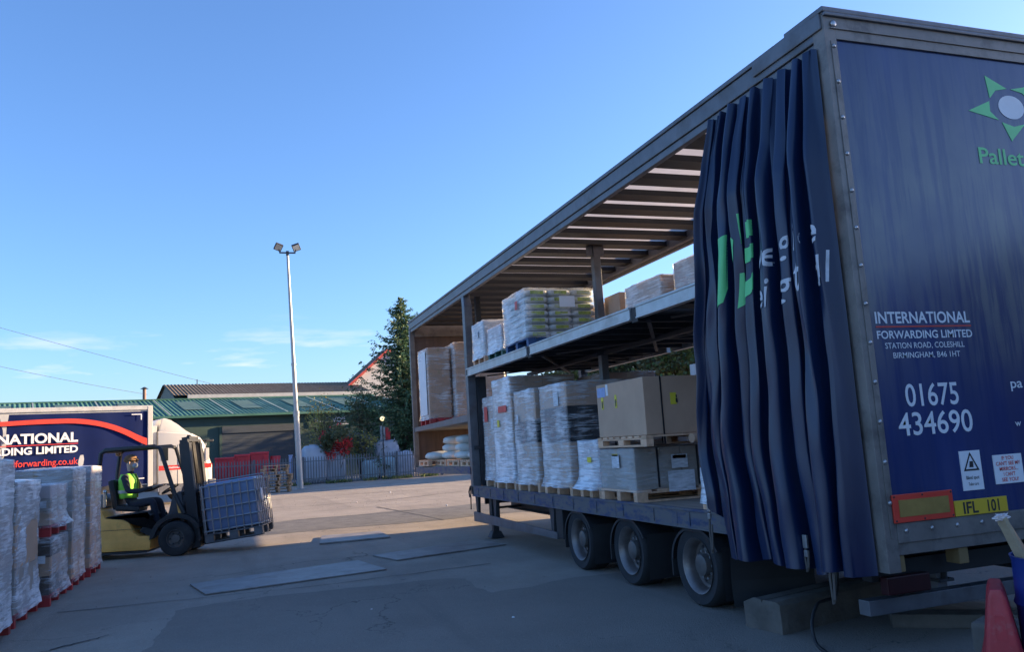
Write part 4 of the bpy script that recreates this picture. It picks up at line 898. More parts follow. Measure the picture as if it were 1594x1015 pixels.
# caged tank on the forks
IB = thing('caged_tank', 'caged plastic liquid tank with galvanised bars, tilted on the forklift forks', 'caged tank', (0, 0, 0), 0)
IB.matrix_world = Matrix.Translation(FK.location) @ Matrix.Rotation(FR, 4, 'Z') @ Matrix.Translation(mo) @ Matrix.Rotation(TL, 4, 'Y') @ Matrix.Translation((.225+.55, 0, CZ+.045))
loc_, rot_, sc_ = IB.matrix_world.decompose(); IB.location = loc_; IB.rotation_euler = rot_.to_euler()
M('tank_plastic', (.16, .225, .37), .35, var=.12, scale=2, c2=(.22, .19, .24), c2pos=.66, c2w=.12)
L2, W2, H0, H1 = .53, .50, .15, 1.09
def rbox(u, v):
    a = 2*math.pi*u; sg = lambda w, e: math.copysign(abs(w)**e, w)
    b = -math.pi/2+math.pi*v; rr = abs(math.cos(b))**.12
    return (sg(math.cos(a), .16)*(L2-.03)*rr, sg(math.sin(a), .16)*(W2-.03)*rr, H0+(H1-H0)*(.5+.5*sg(math.sin(b), .35)))
mb = MB(); mb.grid(rbox, 48, 20); BT = mb.build('bottle', 'tank_plastic', IB, smooth='all', local=True)
mb = MB(); mb.lathe([(-.02, .09), (.03, .09), (.035, .08), (.035, 0)], (0, 0, H1+.0), (0, 0, 1), 20); mb.build('cap', 'green_paint', BT, smooth=True, local=True)
mb = MB()
for z in (.19, .40, .61, .82, 1.03): mb.tube([(-L2, -W2, z), (L2, -W2, z), (L2, W2, z), (-L2, W2, z), (-L2, -W2, z)], .0165, 6)
for i in range(8):
    x = -L2+.03+i*(2*L2-.06)/7
    for y in (-W2, W2): mb.tube([(x, y*1.0+.012*(1 if y > 0 else -1), .14), (x, y+.012*(1 if y > 0 else -1), 1.06)], .0135, 6)
for i in range(7):
    y = -W2+.04+i*(2*W2-.08)/6
    for x in (-L2, L2): mb.tube([(x+.012*(1 if x > 0 else -1), y, .14), (x+.012*(1 if x > 0 else -1), y, 1.09)], .010, 6)
for y in (-.2, .2): mb.tube([(-L2, y, 1.03), (-L2, y, 1.12), (L2, y, 1.12), (L2, y, 1.03)], .012, 6)
mb.build('cage', 'bolt', IB, local=True)
mb = MB(); mb.box(-L2-.01, L2+.01, -W2-.01, W2+.01, .12, .145)
for x in (-.46, 0, .46):
    for y in (-.44, 0, .44): mb.box(x-.08, x+.08, y-.05, y+.05, 0, .119)
for y in (-.44, 0, .44): mb.box(-L2, L2, y-.05, y+.05, -.02, -.0005)
mb.build('pallet_base', 'grey_steel', IB, local=True)
mb = MB(); mb.add([(-.05, -W2-.02, .88), (.2, -W2-.02, .88), (.2, -W2-.02, 1.02), (-.05, -W2-.02, 1.02)], [(0, 1, 2, 3)]);
mb = MB(); mb.ball((L2+.03, -.3, .72), (.02, .09, .13), 12, 8); mb.build('pale_patch', 'label_white', IB, smooth='all', local=True)  # pale rounded patch on the right end of the tank

# ------------------------------------------------------------------ people: forklift driver
M('skin', (.55, .37, .29), .5, var=.08); M('jacket', (.028, .03, .038), .85, var=.25, scale=8, bump=.3, bscale=20); M('trousers', (.018, .021, .035), .85, var=.25)
M('vest_shaded', (.26, .72, .07), .7, var=.12, bump=.2, bscale=14); M('vest_sunlit', (.72, .78, .05), .7, var=.1); M('hood', (.26, .15, .08), .9, var=.35, scale=18); M('mask', (.42, .46, .54), .8); M('boot', (.05, .045, .04), .6); M('hair', (.03, .02, .015), .8); M('glove', (.34, .24, .18), .7); M('reflect', (.5, .52, .52), .4)
def skin_mesh(name, joints, edges, root, sub=2):
    me = bpy.data.meshes.new(name); ks = list(joints); ix = {k: i for i, k in enumerate(ks)}
    me.from_pydata([joints[k][0] for k in ks], [(ix[a], ix[b]) for a, b in edges], [])
    o = bpy.data.objects.new(name, me); col.objects.link(o)
    md = o.modifiers.new('s', 'SKIN'); md.branch_smoothing = .6
    for k in ks: sv = me.skin_vertices[0].data[ix[k]]; r = joints[k][1]; sv.radius = r if hasattr(r, '__len__') else (r, r); sv.use_root = (k == root)
    sb = o.modifiers.new('d', 'SUBSURF'); sb.levels = sub; sb.render_levels = sub
    m2 = bpy.data.meshes.new_from_object(o.evaluated_get(bpy.context.evaluated_depsgraph_get())); bpy.data.objects.remove(o); bpy.data.meshes.remove(me)
    m2.polygons.foreach_set('use_smooth', [True]*len(m2.polygons)); return m2
PD = thing('person', 'forklift driver in a hi-vis vest, brown hat and face mask, seated at the wheel', 'person', FK.location + Matrix.Rotation(FR, 3, 'Z') @ Vector((.112, 0, -.105)), FR); PD.scale = (1.11,)*3
J = {'pel': ((-1.02, 0, 1.00), (.17, .13)), 'sp1': ((-1.06, 0, 1.15), (.155, .12)), 'sp2': ((-1.08, 0, 1.32), (.175, .125)), 'chest': ((-1.07, 0, 1.46), (.18, .11)), 'neck': ((-1.05, -.01, 1.56), .06), 'head0': ((-1.03, -.015, 1.63), (.07, .075)), 'head1': ((-1.015, -.02, 1.72), (.085, .095)), 'head2': ((-1.02, -.02, 1.79), (.075, .08))}
ED = [('pel', 'sp1'), ('sp1', 'sp2'), ('sp2', 'chest'), ('chest', 'neck'), ('neck', 'head0'), ('head0', 'head1'), ('head1', 'head2')]
for s, n in ((-1, 'r'), (1, 'l')):
    J.update({'sh'+n: ((-1.07, s*.19, 1.47), .072), 'el'+n: ((-.97, s*.29, 1.22), .052), 'fa'+n: ((-.78, s*.24, 1.22), .043), 'wr'+n: ((-.60, s*.15, 1.27), .030), 'pa'+n: ((-.52, s*.13, 1.29), (.040, .022)),
              'hp'+n: ((-.98, s*.11, .98), .095), 'kn'+n: ((-.60, s*.17, 1.03), .070), 'ca'+n: ((-.56, s*.17, .84), .062), 'an'+n: ((-.52, s*.16, .62), .042), 'ft'+n: ((-.38, s*.16, .56), (.045, .035))})
    ED += [('chest', 'sh'+n), ('sh'+n, 'el'+n), ('el'+n, 'fa'+n), ('fa'+n, 'wr'+n), ('wr'+n, 'pa'+n), ('pel', 'hp'+n), ('hp'+n, 'kn'+n), ('kn'+n, 'ca'+n), ('ca'+n, 'an'+n), ('an'+n, 'ft'+n)]
    for q in range(4):
        b = 'f%d%s' % (q, n); J[b+'a'] = ((-.485, s*(.13-.027+.018*q), 1.305-.002*q), .009); J[b+'b'] = ((-.45+.004*q, s*(.13-.032+.02*q), 1.30), .009); J[b+'c'] = ((-.44+.004*q, s*(.13-.032+.02*q), 1.272), .008)
        ED += [('pa'+n, b+'a'), (b+'a', b+'b'), (b+'b', b+'c')]
    J['t1'+n] = ((-.53, s*.085, 1.285), .011); J['t2'+n] = ((-.49, s*.065, 1.27), .010); ED += [('pa'+n, 't1'+n), ('t1'+n, 't2'+n)]
me = skin_mesh('body', J, ED, 'pel')
for mn in ('jacket', 'trousers', 'skin', 'glove', 'boot'): me.materials.append(MATS[mn])
for p in me.polygons:
    c = p.center; p.material_index = 2 if c.z > 1.565 and c.x > -1.2 and abs(c.y) < .13 else (3 if c.x > -.60 and c.z > 1.2 else (4 if c.z < .66 else (1 if (c.z < 1.02 or c.x > -.86) and c.z < 1.13 else 0)))
bd = bpy.data.objects.new('body', me); col.objects.link(bd); bd.parent = PD
hc = Vector((-1.015, -.02, 1.72))
mb = MB(); mb.ball(hc+Vector((-.015, 0, .045)), (.118, .105, .095), 18, 10, lambda d: 1+.05*noise.noise(d*4) if d.z > -.35 else .85); mb.tube([hc+Vector((.115*math.cos(a)-.01, .106*math.sin(a), .04)) for a in [2*math.pi*k/20 for k in range(21)]], .016, 6); mb.build('hat', 'hood', PD, smooth='all', local=True)
mb = MB(); mb.ball(hc+Vector((.055, 0, -.055)), (.062, .068, .055), 14, 8); mb.build('face_mask', 'mask', PD, smooth='all', local=True)
mb = MB(); mb.ball(hc+Vector((.098, 0, .0)), (.02, .014, .022), 8, 6); mb.build('nose', 'skin', PD, smooth='all', local=True)
mb = MB()
for s in (-1, 1): mb.ball(hc+Vector((.088, s*.034, .018)), (.008, .013, .007), 8, 6)
mb.build('eyes', 'ink', PD, smooth='all', local=True)
mb = MB()
for s in (-1, 1): mb.ball(hc+Vector((-.01, s*.098, -.005)), (.018, .010, .03), 8, 6)
mb.build('ears', 'skin', PD, smooth='all', local=True)
for s, mt in ((-1, 'vest_shaded'), (1, 'vest_sunlit')):  # one vest: shade and sunlight painted as separate green and yellow halves
    def vf(u, v, s=s):
        a = R(-88) + R(176)*u; z = 1.10+.42*v; k = 1-.25*max(0, v-.75)/.25
        rx, ry = .150*(1+.08*math.sin(v*3))*k, (.185+.03*math.sin(v*2.6))*k
        if u < .16 and v > .55: pass
        return Vector((-1.075+rx*math.sin(a)*(1.0), s*max(.045, ry*math.cos(a)), z+.012*noise.noise((u*4, v*4, s))))
    mb = MB(); mb.grid(vf, 18, 12); VE = mb.build('vest_half', mt, PD, smooth='all', local=True)
    md = VE.modifiers.new('t', 'SOLIDIFY'); md.thickness = .012
    mb = MB(); mb.grid(lambda u, v: vf(u, .22+.12*v) + Vector((math.sin(R(-88)+R(176)*u)*.012, s*math.cos(R(-88)+R(176)*u)*.014, 0)), 18, 2); mb.build('reflective_band', 'reflect', VE, smooth='all', local=True)

# ------------------------------------------------------------------ white cab and blue curtain trailer
TRZ = math.atan2(-.954, .30)
M('cab_white', (.50, .48, .45), .3, var=.05, coat=.3); M('glass_dark', (.015, .02, .024), .06, var=.1, spec=.8); M('cab_red', (.52, .035, .03), .35); M('truck_blue', (.0025, .011, .070), .75, var=.2, scale=1.2, bump=.1, bscale=4, spec=.15); M('truck_roof', (.42, .43, .44), .5)
TK = thing('articulated_lorry', 'white cab lorry with a blue side curtain and a red swoosh, parked behind the forklift', 'lorry', (38.2, 3.05, 0), TRZ)
bl = lambda mb, n, m, p=TK, **k: mb.build(n, m, p, local=True, **k)
mb = MB(); mb.grid(lambda u, v: (-13.3+13.18*u, -.012*math.sin(u*60)-.03*noise.noise((u*9, v*2, 1)), .95+3.02*v), 120, 16); TC = bl(mb, 'side_curtain', 'truck_blue', smooth='all')
mb = MB(); mb.box(-13.4, .05, .02, 2.5, .9, 4.08); bl(mb, 'trailer_body', 'truck_roof')
mb = MB(); mb.box(-13.42, .08, -.05, 2.53, 4.04, 4.22); bl(mb, 'roof_edge', 'truck_roof', bevel=.02)
mb = MB(); mb.box(-.11, .09, -.06, .10, .75, 4.18); mb.box(.06, .1, .1, 2.5, .9, 4.1); bl(mb, 'front_post', 'cab_white', bevel=.015)
mb = MB(); mb.box(-13.3, 0, .05, .15, .70, .95); mb.box(-12.8, .2, .8, 1.7, .7, .9); bl(mb, 'trailer_chassis', 'dark_steel')
tf = lambda x0, z0, d=.0: (lambda u, v: (x0+u, -.075-d, z0+v))
mb = MB(); mb.text('INTERNATIONAL', 4.28, .36, tf(-7.03, 2.83), .034, spacing=1.0); bl(mb, 'company_name', 'white_print', TC)
mb = MB(); mb.text('FORWARDING LIMITED', 4.34, .265, tf(-7.09, 2.405), .034); bl(mb, 'company_name', 'white_print', TC)
mb = MB(); mb.text('www.internationalforwarding.co.uk', 4.55, .25, tf(-7.29, 1.93), .012); bl(mb, 'web_address', 'marker_red', TC)
mb = MB(); mb.box(-7.03, -2.75, -.078, -.072, 2.735, 2.765); bl(mb, 'underline', 'marker_red', TC)
sw = [(-13.2, 3.45, .17), (-9, 3.58, .17), (-5.44, 3.61, .17), (-4.15, 3.66, .18), (-2.78, 3.66, .19), (-1.84, 3.50, .21), (-.86, 3.10, .25), (-.13, 2.60, .29)]
def swz(x, k):
    for a, b in zip(sw[:-1], sw[1:]):
        if x <= b[0]: t = (x-a[0])/(b[0]-a[0]); t2 = t; return a[k]+(b[k]-a[k])*t2
    return sw[-1][k]
mb = MB(); mb.grid(lambda u, v: (-13.2+13.06*u, -.072, sum(swz(max(-13.2, min(-.14, -13.2+13.06*u+d)), 1) for d in (-.4, -.2, 0, .2, .4))/5 + (v-.5)*swz(-13.2+13.06*u, 2)), 90, 1); bl(mb, 'swoosh', 'marker_red', TC)
mb = MB(); mb.box(-.75, -.35, -.079, -.072, 3.83, 3.87); mb.box(-.39, -.35, -.079, -.072, 3.62, 3.829); mb.box(-.6, -.25, -.079, -.072, 1.16, 1.2); bl(mb, 'corner_mark', 'white_print', TC)
# cab: side profile with a rounded front
def cabf(u, v, d):  # d across; the front corners curve in
    k = .22*max(0, (abs(d-1.25)-1.0)/.25)**2*(max(0, (u-1.6))/1.0)
    return (u-k, d, v)
mb = MB(); n_ = 12; body = [(.32, .55), (2.50, .50), (2.62, .60), (2.62, 1.55), (2.55, 1.72), (2.28, 2.55), (2.10, 2.78), (1.75, 2.96), (.32, 3.10)]
cs = [(0, .06), (.06, .0), (.2, 0), (.6, 0), (1.25, 0), (1.9, 0), (2.3, 0), (2.44, 0), (2.5, .06)]
vs = []; m_ = len(body)
for d, ins in cs:
    for u, v in body: vs.append(cabf(u-(ins if u > 1.6 else 0), v-(ins*.6 if v > 2.7 else 0), d))
fs = [(i*m_+j, i*m_+(j+1) % m_, (i+1)*m_+(j+1) % m_, (i+1)*m_+j) for i in range(len(cs)-1) for j in range(m_)]+[tuple(range(m_))[::-1], tuple(range((len(cs)-1)*m_, len(cs)*m_))]
mb.add(vs, fs); CB = bl(mb, 'cab', 'cab_white', smooth=True, bevel=.02)
mb = MB(); fp = [(.36, 3.05), (1.72, 2.95), (1.46, 3.12), (1.2, 3.36), (.9, 3.58), (.62, 3.68), (.50, 3.64)]; mb.prism(fp, lambda u, v, d: (u, .08+d+(.25*max(0, v-3.0) if d < 1 else -.25*max(0, v-3.0)), v), 0, 2.3); bl(mb, 'wind_deflector', 'cab_white', smooth=True, bevel=.05)
mb = MB(); mb.box(.12, .30, .15, 2.3, .9, 3.35); bl(mb, 'cab_rear', 'truck_roof', bevel=.02)
mb = MB(); mb.prism([(1.15, 1.72), (2.30, 1.72), (2.12, 2.45), (1.25, 2.50)], lambda u, v, d: (u, d, v), -.012, -.002); bl(mb, 'side_window', 'glass_dark', CB)
mb = MB(); mb.prism([(.45, 1.85), (.72, 1.85), (.72, 2.4), (.45, 2.4)], lambda u, v, d: (u, d, v), -.012, -.002); bl(mb, 'rear_window', 'glass_dark', CB)
mb = MB(); mb.add([(2.605, .30, 1.66), (2.605, 2.2, 1.66), (2.37, 2.15, 2.46), (2.37, .35, 2.46)], [(0, 1, 2, 3)]); mb.v = [(x+.012, y, z) for x, y, z in mb.v]; bl(mb, 'windscreen', 'glass_dark', CB)
mb = MB(); mb.box(.34, 2.52, -.008, -.001, 1.44, 1.64); bl(mb, 'red_stripe', 'cab_red', CB)
mb = MB(); mb.box(2.60, 2.635, .25, 2.25, 1.44, 1.62); bl(mb, 'red_stripe', 'cab_red', CB)
mb = MB(); mb.box(1.10, 1.115, -.006, -.001, .75, 1.43); mb.box(1.10, 1.115, -.006, -.001, 1.65, 2.5); mb.box(2.42, 2.435, -.006, -.001, 1.0, 1.43); bl(mb, 'door_gap', 'ink', CB)
mb = MB(); mb.text('International', .62, .09, lambda u, v: (.55+u, -.0095, 1.51+v), .02); mb.text('Forwarding', .5, .09, lambda u, v: (1.6+u, -.0095, 1.51+v), .02); bl(mb, 'door_lettering', 'white_print', CB)
mb = MB(); mb.text('IFL', .3, .13, lambda u, v: (1.95+u, -.006, 1.14+v), .02, .3); bl(mb, 'red_lettering', 'marker_red', CB)
mb = MB(); mb.box(2.18, 2.34, -.32, -.10, 1.75, 2.3); mb.bar((2.2, -.2, 2.3), (2.3, 0, 2.5), .04, .04); mb.bar((2.2, -.2, 1.75), (2.35, 0, 1.68), .04, .04); bl(mb, 'mirror', 'cab_white', bevel=.02)
mb = MB(); mb.box(.34, 2.56, -.004, .2, .42, .86); mb.box(2.40, 2.70, -.02, 2.52, .38, .95); bl(mb, 'bumper', 'grey_steel', bevel=.03)
mb = MB(); mb.obox((2.52, .28, 2.62), (.30, .34, .10)); mb.obox((2.40, 1.25, 2.66), (.3, 1.8, .06)); bl(mb, 'sun_visor', 'guard_black', bevel=.02)
for y in (.32, 2.2):
    mb = MB(); mb.box(2.70, 2.72, y-.2, y+.2, .62, .82); bl(mb, 'headlight', 'label_white', bevel=.008)
for x, r in ((1.75, .5), (-1.6, .5), (-9, .5), (-10.3, .5), (-11.6, .5)):
    for y, s in ((-.02, 1), (2.5, -1)):
        mb = MB(); mb.lathe([(0, .27), (-.01, .30), (-.01, .42), (.02, .49), (.05, r), (.28, r), (.3, .45), (.3, .2)], (x, y, r), (0, s, 0), 28); ty = bl(mb, 'tyre', 'rubber', smooth=True)
        mb = MB(); mb.lathe([(0, .28), (.06, .24), (.08, .12), (.02, .1), (.02, 0)], (x, y, r), (0, s, 0), 24); bl(mb, 'rim', 'rim', ty, smooth=True)

# ------------------------------------------------------------------ buildings behind the yard
BRZ = math.atan2(-.978, .21); E0 = (60.79, 4.61, 0)
M('green_clad', (.040, .075, .062), .6, var=.15, scale=.6); M('green_roof', (.035, .135, .105), .75, var=.18, scale=.5, c2=(.09, .22, .19), c2pos=.6, c2scale=.4); M('roof_light', (.055, .13, .125), .75, var=.2, scale=3); M('shutter', (.05, .062, .075), .55, var=.15, stretch=(1, 1, 9)); M('trim_pale', (.28, .33, .32), .5); M('fascia', (.42, .43, .44), .6, var=.15)
M('roof_brown', (.15, .115, .075), .85, var=.3, scale=2, c2=(.2, .17, .12), c2pos=.6); M('render_white', (.42, .43, .45), .7, var=.06); M('verge_red', (.42, .05, .04), .5)
GB = thing('green_warehouse', 'long dark green metal shed with a corrugated green roof behind the fence', 'shed', E0, BRZ)
mb = MB(); mb.box(-32, 19, .02, 16, -.1, 4.75); bl(mb, 'wall', 'green_clad', GB)
def corr(s0, s1, o0, z0, o1, z1, n, amp=.045):
    mb = MB(); mb.grid(lambda u, v: (s0+(s1-s0)*u, o0+(o1-o0)*v, z0+(z1-z0)*v + amp*(1 if int(u*n*2+.001) % 2 else 0)), n*2, 1); return mb
RF = bl(corr(-32, 19, -.45, 4.85, 8, 6.55, 170), 'roof', 'green_roof', GB)
bl(corr(-32, 19, 16.4, 4.85, 8.02, 6.55, 170), 'roof', 'green_roof', GB)
mb = MB(); mb.box(-32, 19, 7.85, 8.15, 6.56, 6.66); bl(mb, 'ridge_cap', 'green_roof', GB)
mb = MB(); mb.box(-32, 19, -.58, -.42, 4.72, 4.88); bl(mb, 'gutter', 'green_roof', GB)
rz = lambda o: 4.85+(o+.45)*(1.7/8.45)+.055
for s in (1.0, 5.1, 9.0, 12.9, 16.6, -3, -7, -11, -15):
    mb = MB(); mb.add([(s-.05, -.45, rz(-.45)+.02), (s+.05, -.45, rz(-.45)+.02), (s+.05, 7.9, rz(7.9)+.02), (s-.05, 7.9, rz(7.9)+.02)], [(0, 1, 2, 3)]); bl(mb, 'roof_seam', 'trim_pale', RF)
    mb = MB(); mb.add([(s+1.3, 2.0, rz(2)+.02), (s+2.7, 2.0, rz(2)+.02), (s+2.7, 6.4, rz(6.4)+.02), (s+1.3, 6.4, rz(6.4)+.02)], [(0, 1, 2, 3)]); bl(mb, 'roof_light', 'roof_light', RF)
for s0, s1 in ((4.4, 9.6), (-6.5, -1.5)):
    mb = MB(); mb.box(s0, s1, -.06, -.001, 0, 3.55); mb.box(s0, s1, -.16, -.0015, 3.56, 4.05); D = bl(mb, 'shutter_door', 'shutter', GB)
    mb = MB()
    for k in range(14): mb.box(s0, s1, -.075, -.0605, .12+k*.25, .15+k*.25)
    bl(mb, 'shutter_ribs', 'shutter', D)
    mb = MB(); mb.box(s0-.18, s0-.001, -.10, -.001, 0, 4.05); mb.box(s1+.001, s1+.18, -.10, -.001, 0, 4.05); bl(mb, 'door_frame', 'green_clad', D)
mb = MB(); mb.box(10.6, 13.9, -.05, -.002, 3.7, 4.6); SG = bl(mb, 'sign_board', 'green_clad', GB)
mb = MB(); mb.text('EHLT', 1.1, .30, lambda u, v: (11.0+u, -.056, 4.1+v), .005); mb.text('VOIL', 1.2, .34, lambda u, v: (12.4+u, -.056, 4.06+v), .03); mb.box(12.6, 13.8, -.058, -.053, 3.86, 3.92); bl(mb, 'sign_lettering', 'grey_print', SG)
M('lamp_glow', (1, .85, .55), .4, emis=(1, .70, .33, .22))
LM = thing('post_lamp', 'small lit yellow lamp on a thin post in front of the conifer', 'lamp', (50.4, -9.02, 0))
mb = MB(); mb.cyl((0, 0, 0), (0, 0, 3.5), .035); mb.build('post', 'dark_steel', LM, local=True)
mb = MB(); mb.ball((-.03, 0, 3.64), (.13, .15, .14), 14, 10); mb.build('lamp_head', 'lamp_glow', LM, smooth='all', local=True)
FL = thing('flue_pipe', 'thin rusty flue pipe with a cowl above the shed roof', 'flue', (68.7, 5.9, 0), 0)
M('flue_rust', (.20, .12, .10), .7)
mb = MB(); mb.cyl((0, 0, 6.4), (0, 0, 7.45), .13); bl(mb, 'pipe', 'flue_rust', FL, smooth=True); mb = MB(); mb.cyl((0, 0, 7.47), (0, 0, 7.62), .30, .05); bl(mb, 'cowl', 'dark_steel', FL)
HB = thing('brown_roof_building', 'older building with a long brown corrugated roof showing above the green shed', 'building', E0, BRZ)
mb = MB(); mb.prism([(8.9, 0), (18.2, 0), (18.2, 6.8), (13.5, 8.05), (8.9, 6.8)], lambda u, v, d: (d, u, v), 2.7, 19); bl(mb, 'wall', 'green_clad', HB)
bl(corr(2.5, 19.2, 8.55, 6.93, 13.5, 8.22, 60, .06), 'roof', 'roof_brown', HB); bl(corr(2.5, 19.2, 18.6, 6.93, 13.52, 8.22, 60, .06), 'roof', 'roof_brown', HB)
mb = MB(); mb.box(3.6, 19.1, 8.36, 8.54, 6.58, 6.98); bl(mb, 'fascia', 'fascia', HB)
mb = MB(); mb.box(5.2, 5.26, 13.4, 13.5, 8.2, 8.65); bl(mb, 'aerial', 'dark_steel', HB)
WH = thing('white_gable_building', 'white gabled building with red verges, partly behind the conifer', 'building', E0, BRZ)
mb = MB(); mb.prism([(17.0, -.1), (27.4, -.1), (27.4, 6.75), (22.2, 11.1), (17.0, 6.75)], lambda u, v, d: (u, d, v), 12, 13.4); bl(mb, 'wall', 'render_white', WH)
for a, b in (((16.6, 6.45), (22.2, 11.15)), ((27.8, 6.45), (22.2, 11.15))):
    mb = MB(); mb.bar((a[0], 11.85, a[1]), (b[0], 11.85, b[1]), .28, .22); bl(mb, 'verge_board', 'verge_red', WH)
    mb = MB(); mb.add([(a[0], 11.75, a[1]+.12), (b[0], 11.75, b[1]+.12), (b[0], 13.5, b[1]+.12), (a[0], 13.5, a[1]+.12)], [(0, 1, 2, 3)]); bl(mb, 'roof', 'roof_brown', WH)
mb = MB(); mb.box(20.5, 23.5, 11.9, 11.99, 2, 5); bl(mb, 'window', 'glass_dark', WH)
# house beyond the trailer
HS = thing('brick_house', 'low brick house with a brown roof glimpsed through the trailer, in front of trees', 'house', (44, -28, 0), R(-4))
mb = MB(); mb.box(-3.2, 3.6, -3, 3, -.1, 4.1); bl(mb, 'wall', 'brick', HS)
mb = MB(); mb.prism([(-3.4, 3.95), (3.4, 3.95), (0, 5.3)], lambda u, v, d: (d, u, v), -3.5, 3.9); bl(mb, 'roof', 'roof_brown', HS)
mb = MB(); mb.box(.6, 1.2, -.4, .4, 4.9, 5.9); bl(mb, 'chimney', 'render_white', HS)

# ------------------------------------------------------------------ fence, pole, clutter
M('galv_dull', (.15, .165, .185), .5, .4, var=.2, scale=4)
FA, FB = Vector((49.35, 1.6, 0)), Vector((49.75, -14.5, 0)); fd = (FB-FA).normalized(); FLn = (FB-FA).length
FN = thing('palisade_fence', 'grey steel palisade fence running behind the light pole', 'fence', FA, math.atan2(fd.y, fd.x))
mb = MB(); x = .0
while x < FLn:
    tw = .012*math.sin(x*7); h = 1.58 + .015*math.sin(x*23)
    mb.prism([(x-.03, .05), (x+.03, .05), (x+.03, h-.08), (x+.018, h), (x, h+.05), (x-.018, h), (x-.03, h-.08)], lambda u, v, d, tw=tw: (u, d+tw, v), -.02, -.008); x += .155
bl(mb, 'pales', 'galv_dull', FN)
for z in (.34, 1.34):
    mb = MB(); mb.box(-.1, FLn, 0, .05, z-.025, z+.025); bl(mb, 'rail', 'galv_dull', FN)
x = .3
while x < FLn:
    mb = MB(); mb.box(x-.05, x+.05, .051, .15, -.05, 1.62); bl(mb, 'post', 'galv_dull', FN); x += 2.75
M('pole_galv', (.33, .35, .36), .45, .3, var=.1)
pb = Vector((44.2, -3.56, 0)); pt = Vector((44.4, -3.19, 12.45)); PL = thing('light_pole', 'tall galvanised pole with two floodlights, slightly leaning, by the fence', 'light pole', pb)
at = lambda k: pb+(pt-pb)*k
mb = MB(); mb.cyl(at(0), at(.32), .155, .145, 20); mb.cyl(at(.322), at(.52), .115, .105, 20); mb.cyl(at(.521), at(1), .098, .062, 20); mb.cyl(at(.30), at(.323), .165, .165, 20); mb.cyl(at(.515), at(.525), .125, .125, 20); mb.box(pb.x-.25, pb.x+.25, pb.y-.25, pb.y+.25, .005, .03); mb.build('pole', 'pole_galv', PL, smooth=True)
mb = MB(); mb.bar(pt+Vector((0, .42, .05)), pt+Vector((0, -.42, .05)), .07, .07); mb.box(pt.x-.07, pt.x+.07, pt.y-.07, pt.y+.07, pt.z-.1, pt.z+.14); mb.build('cross_arm', 'dark_steel', PL)
for s, lk in ((1, 'lamp_grey'), (-1, 'lamp_warm')):
    if lk not in MATS: M(lk, (.42, .42, .38) if s > 0 else (.70, .68, .58), .3)
    c = pt+Vector((0, s*.46, .36)); rt = Matrix.Rotation(R(-35), 3, 'Y') @ Matrix.Rotation(R(s*22), 3, 'X')
    mb = MB(); mb.obox(c, (.16, .40, .38), rt); mb.obox(c+rt @ Vector((.11, 0, 0)), (.06, .3, .28), rt); mb.bar(pt+Vector((0, s*.40, .05)), c, .05, .05); F = mb.build('floodlight', 'dark_steel', PL, bevel=.01)
    mb = MB(); mb.obox(c+rt @ Vector((-.085, 0, 0)), (.012, .33, .31), rt); mb.build('glass', lk, F)
GP = 'wooden pallets stacked by the fence'
rn = random.Random(21)
p0 = thing('wooden_pallet', 'bottom weathered pallet of the stack by the light pole', 'pallet', (42.6, -2.35, .003), R(-86), GP)
pallet_mb(-.6, .6, -.5, .5, 0, 'x').build('deck', 'wood_grey', p0, local=True)
nm = ['second', 'third', 'fourth', 'fifth', 'sixth', 'seventh', 'eighth', 'top']
for k in range(8): dup(p0, (42.6+rn.uniform(-.06, .06), -2.35+rn.uniform(-.07, .07)+(.12 if k > 4 else 0), .003+.1455*(k+1)), R(-86+rn.uniform(-5, 5)), '%s weathered pallet %s in the stack by the light pole' % (nm[k], 'up' if k < 7 else 'lying uppermost'))
# red skips and containers behind the fence
M('skip_red', (.60, .035, .05), .5, var=.15, scale=1.5)
for i, (y, w, h, lb) in enumerate(((.12, 1.05, 1.86, 'red plastic container behind the fence nearest the lorry cab'), (-.86, .86, 1.98, 'narrow red container between two others behind the fence'), (-1.82, 1.0, 2.06, 'tallest red container at the right of the row behind the fence'))):
    t = thing('red_container', lb, 'container', (51.2, y, 0), 0, 'red containers behind the fence')
    mb = MB(); w2 = w/2; mb.hexa([(-.45, -w2+.05, 0), (.45, -w2+.05, 0), (.45, w2-.05, 0), (-.45, w2-.05, 0), (-.55, -w2, h-.12), (.55, -w2, h-.12), (.55, w2, h-.12), (-.55, w2, h-.12)]); bl(mb, 'body', 'skip_red', t, bevel=.03)
    mb = MB(); mb.box(-.6, .6, -w2-.02, w2+.02, h-.119, h); bl(mb, 'rim', 'skip_red', t, bevel=.02)
    mb = MB()
    for k in (-.25, .25): mb.box(-.6, -.5, k*w-.03, k*w+.03, .2, h-.121)
    bl(mb, 'ribs', 'skip_red', t)
mb = MB(); mb.lathe([(0, 0), (0, .29), (.3, .3), (.31, .29), (.6, .3), (.88, .29), (.88, 0)], (0, 0, 0), (0, 0, 1), 20); dr = mb.build('red_drum', 'skip_red', smooth=True, local=True); dr.location = (51.0, -2.72, .9); tag(dr, 'red drum raised on a white block right of the red containers', 'drum')
mb = MB(); mb.box(-.5, .5, -.45, .45, 0, .895); o = mb.build('white_block', 'fascia', bevel=.04, local=True); o.location = (51.0, -2.8, 0); tag(o, 'pale block under the red drum behind the fence', 'block')
for i, y in enumerate((-3.55, -3.95)):
    mb = MB(); mb.cyl((0, 0, 0), (0, 0, 1.7-.1*i), .11, .10, 14); mb.cyl((0, 0, 1.71-.1*i), (0, 0, 1.78-.1*i), .13, .13, 14); o = mb.build('blue_tube', 'paper_blue', smooth=True, local=True); o.location = (50.6, y, 0); tag(o, ['taller pale blue upright tube behind the fence left of the pole', 'shorter pale blue upright tube behind the fence left of the pole'][i], 'tube')
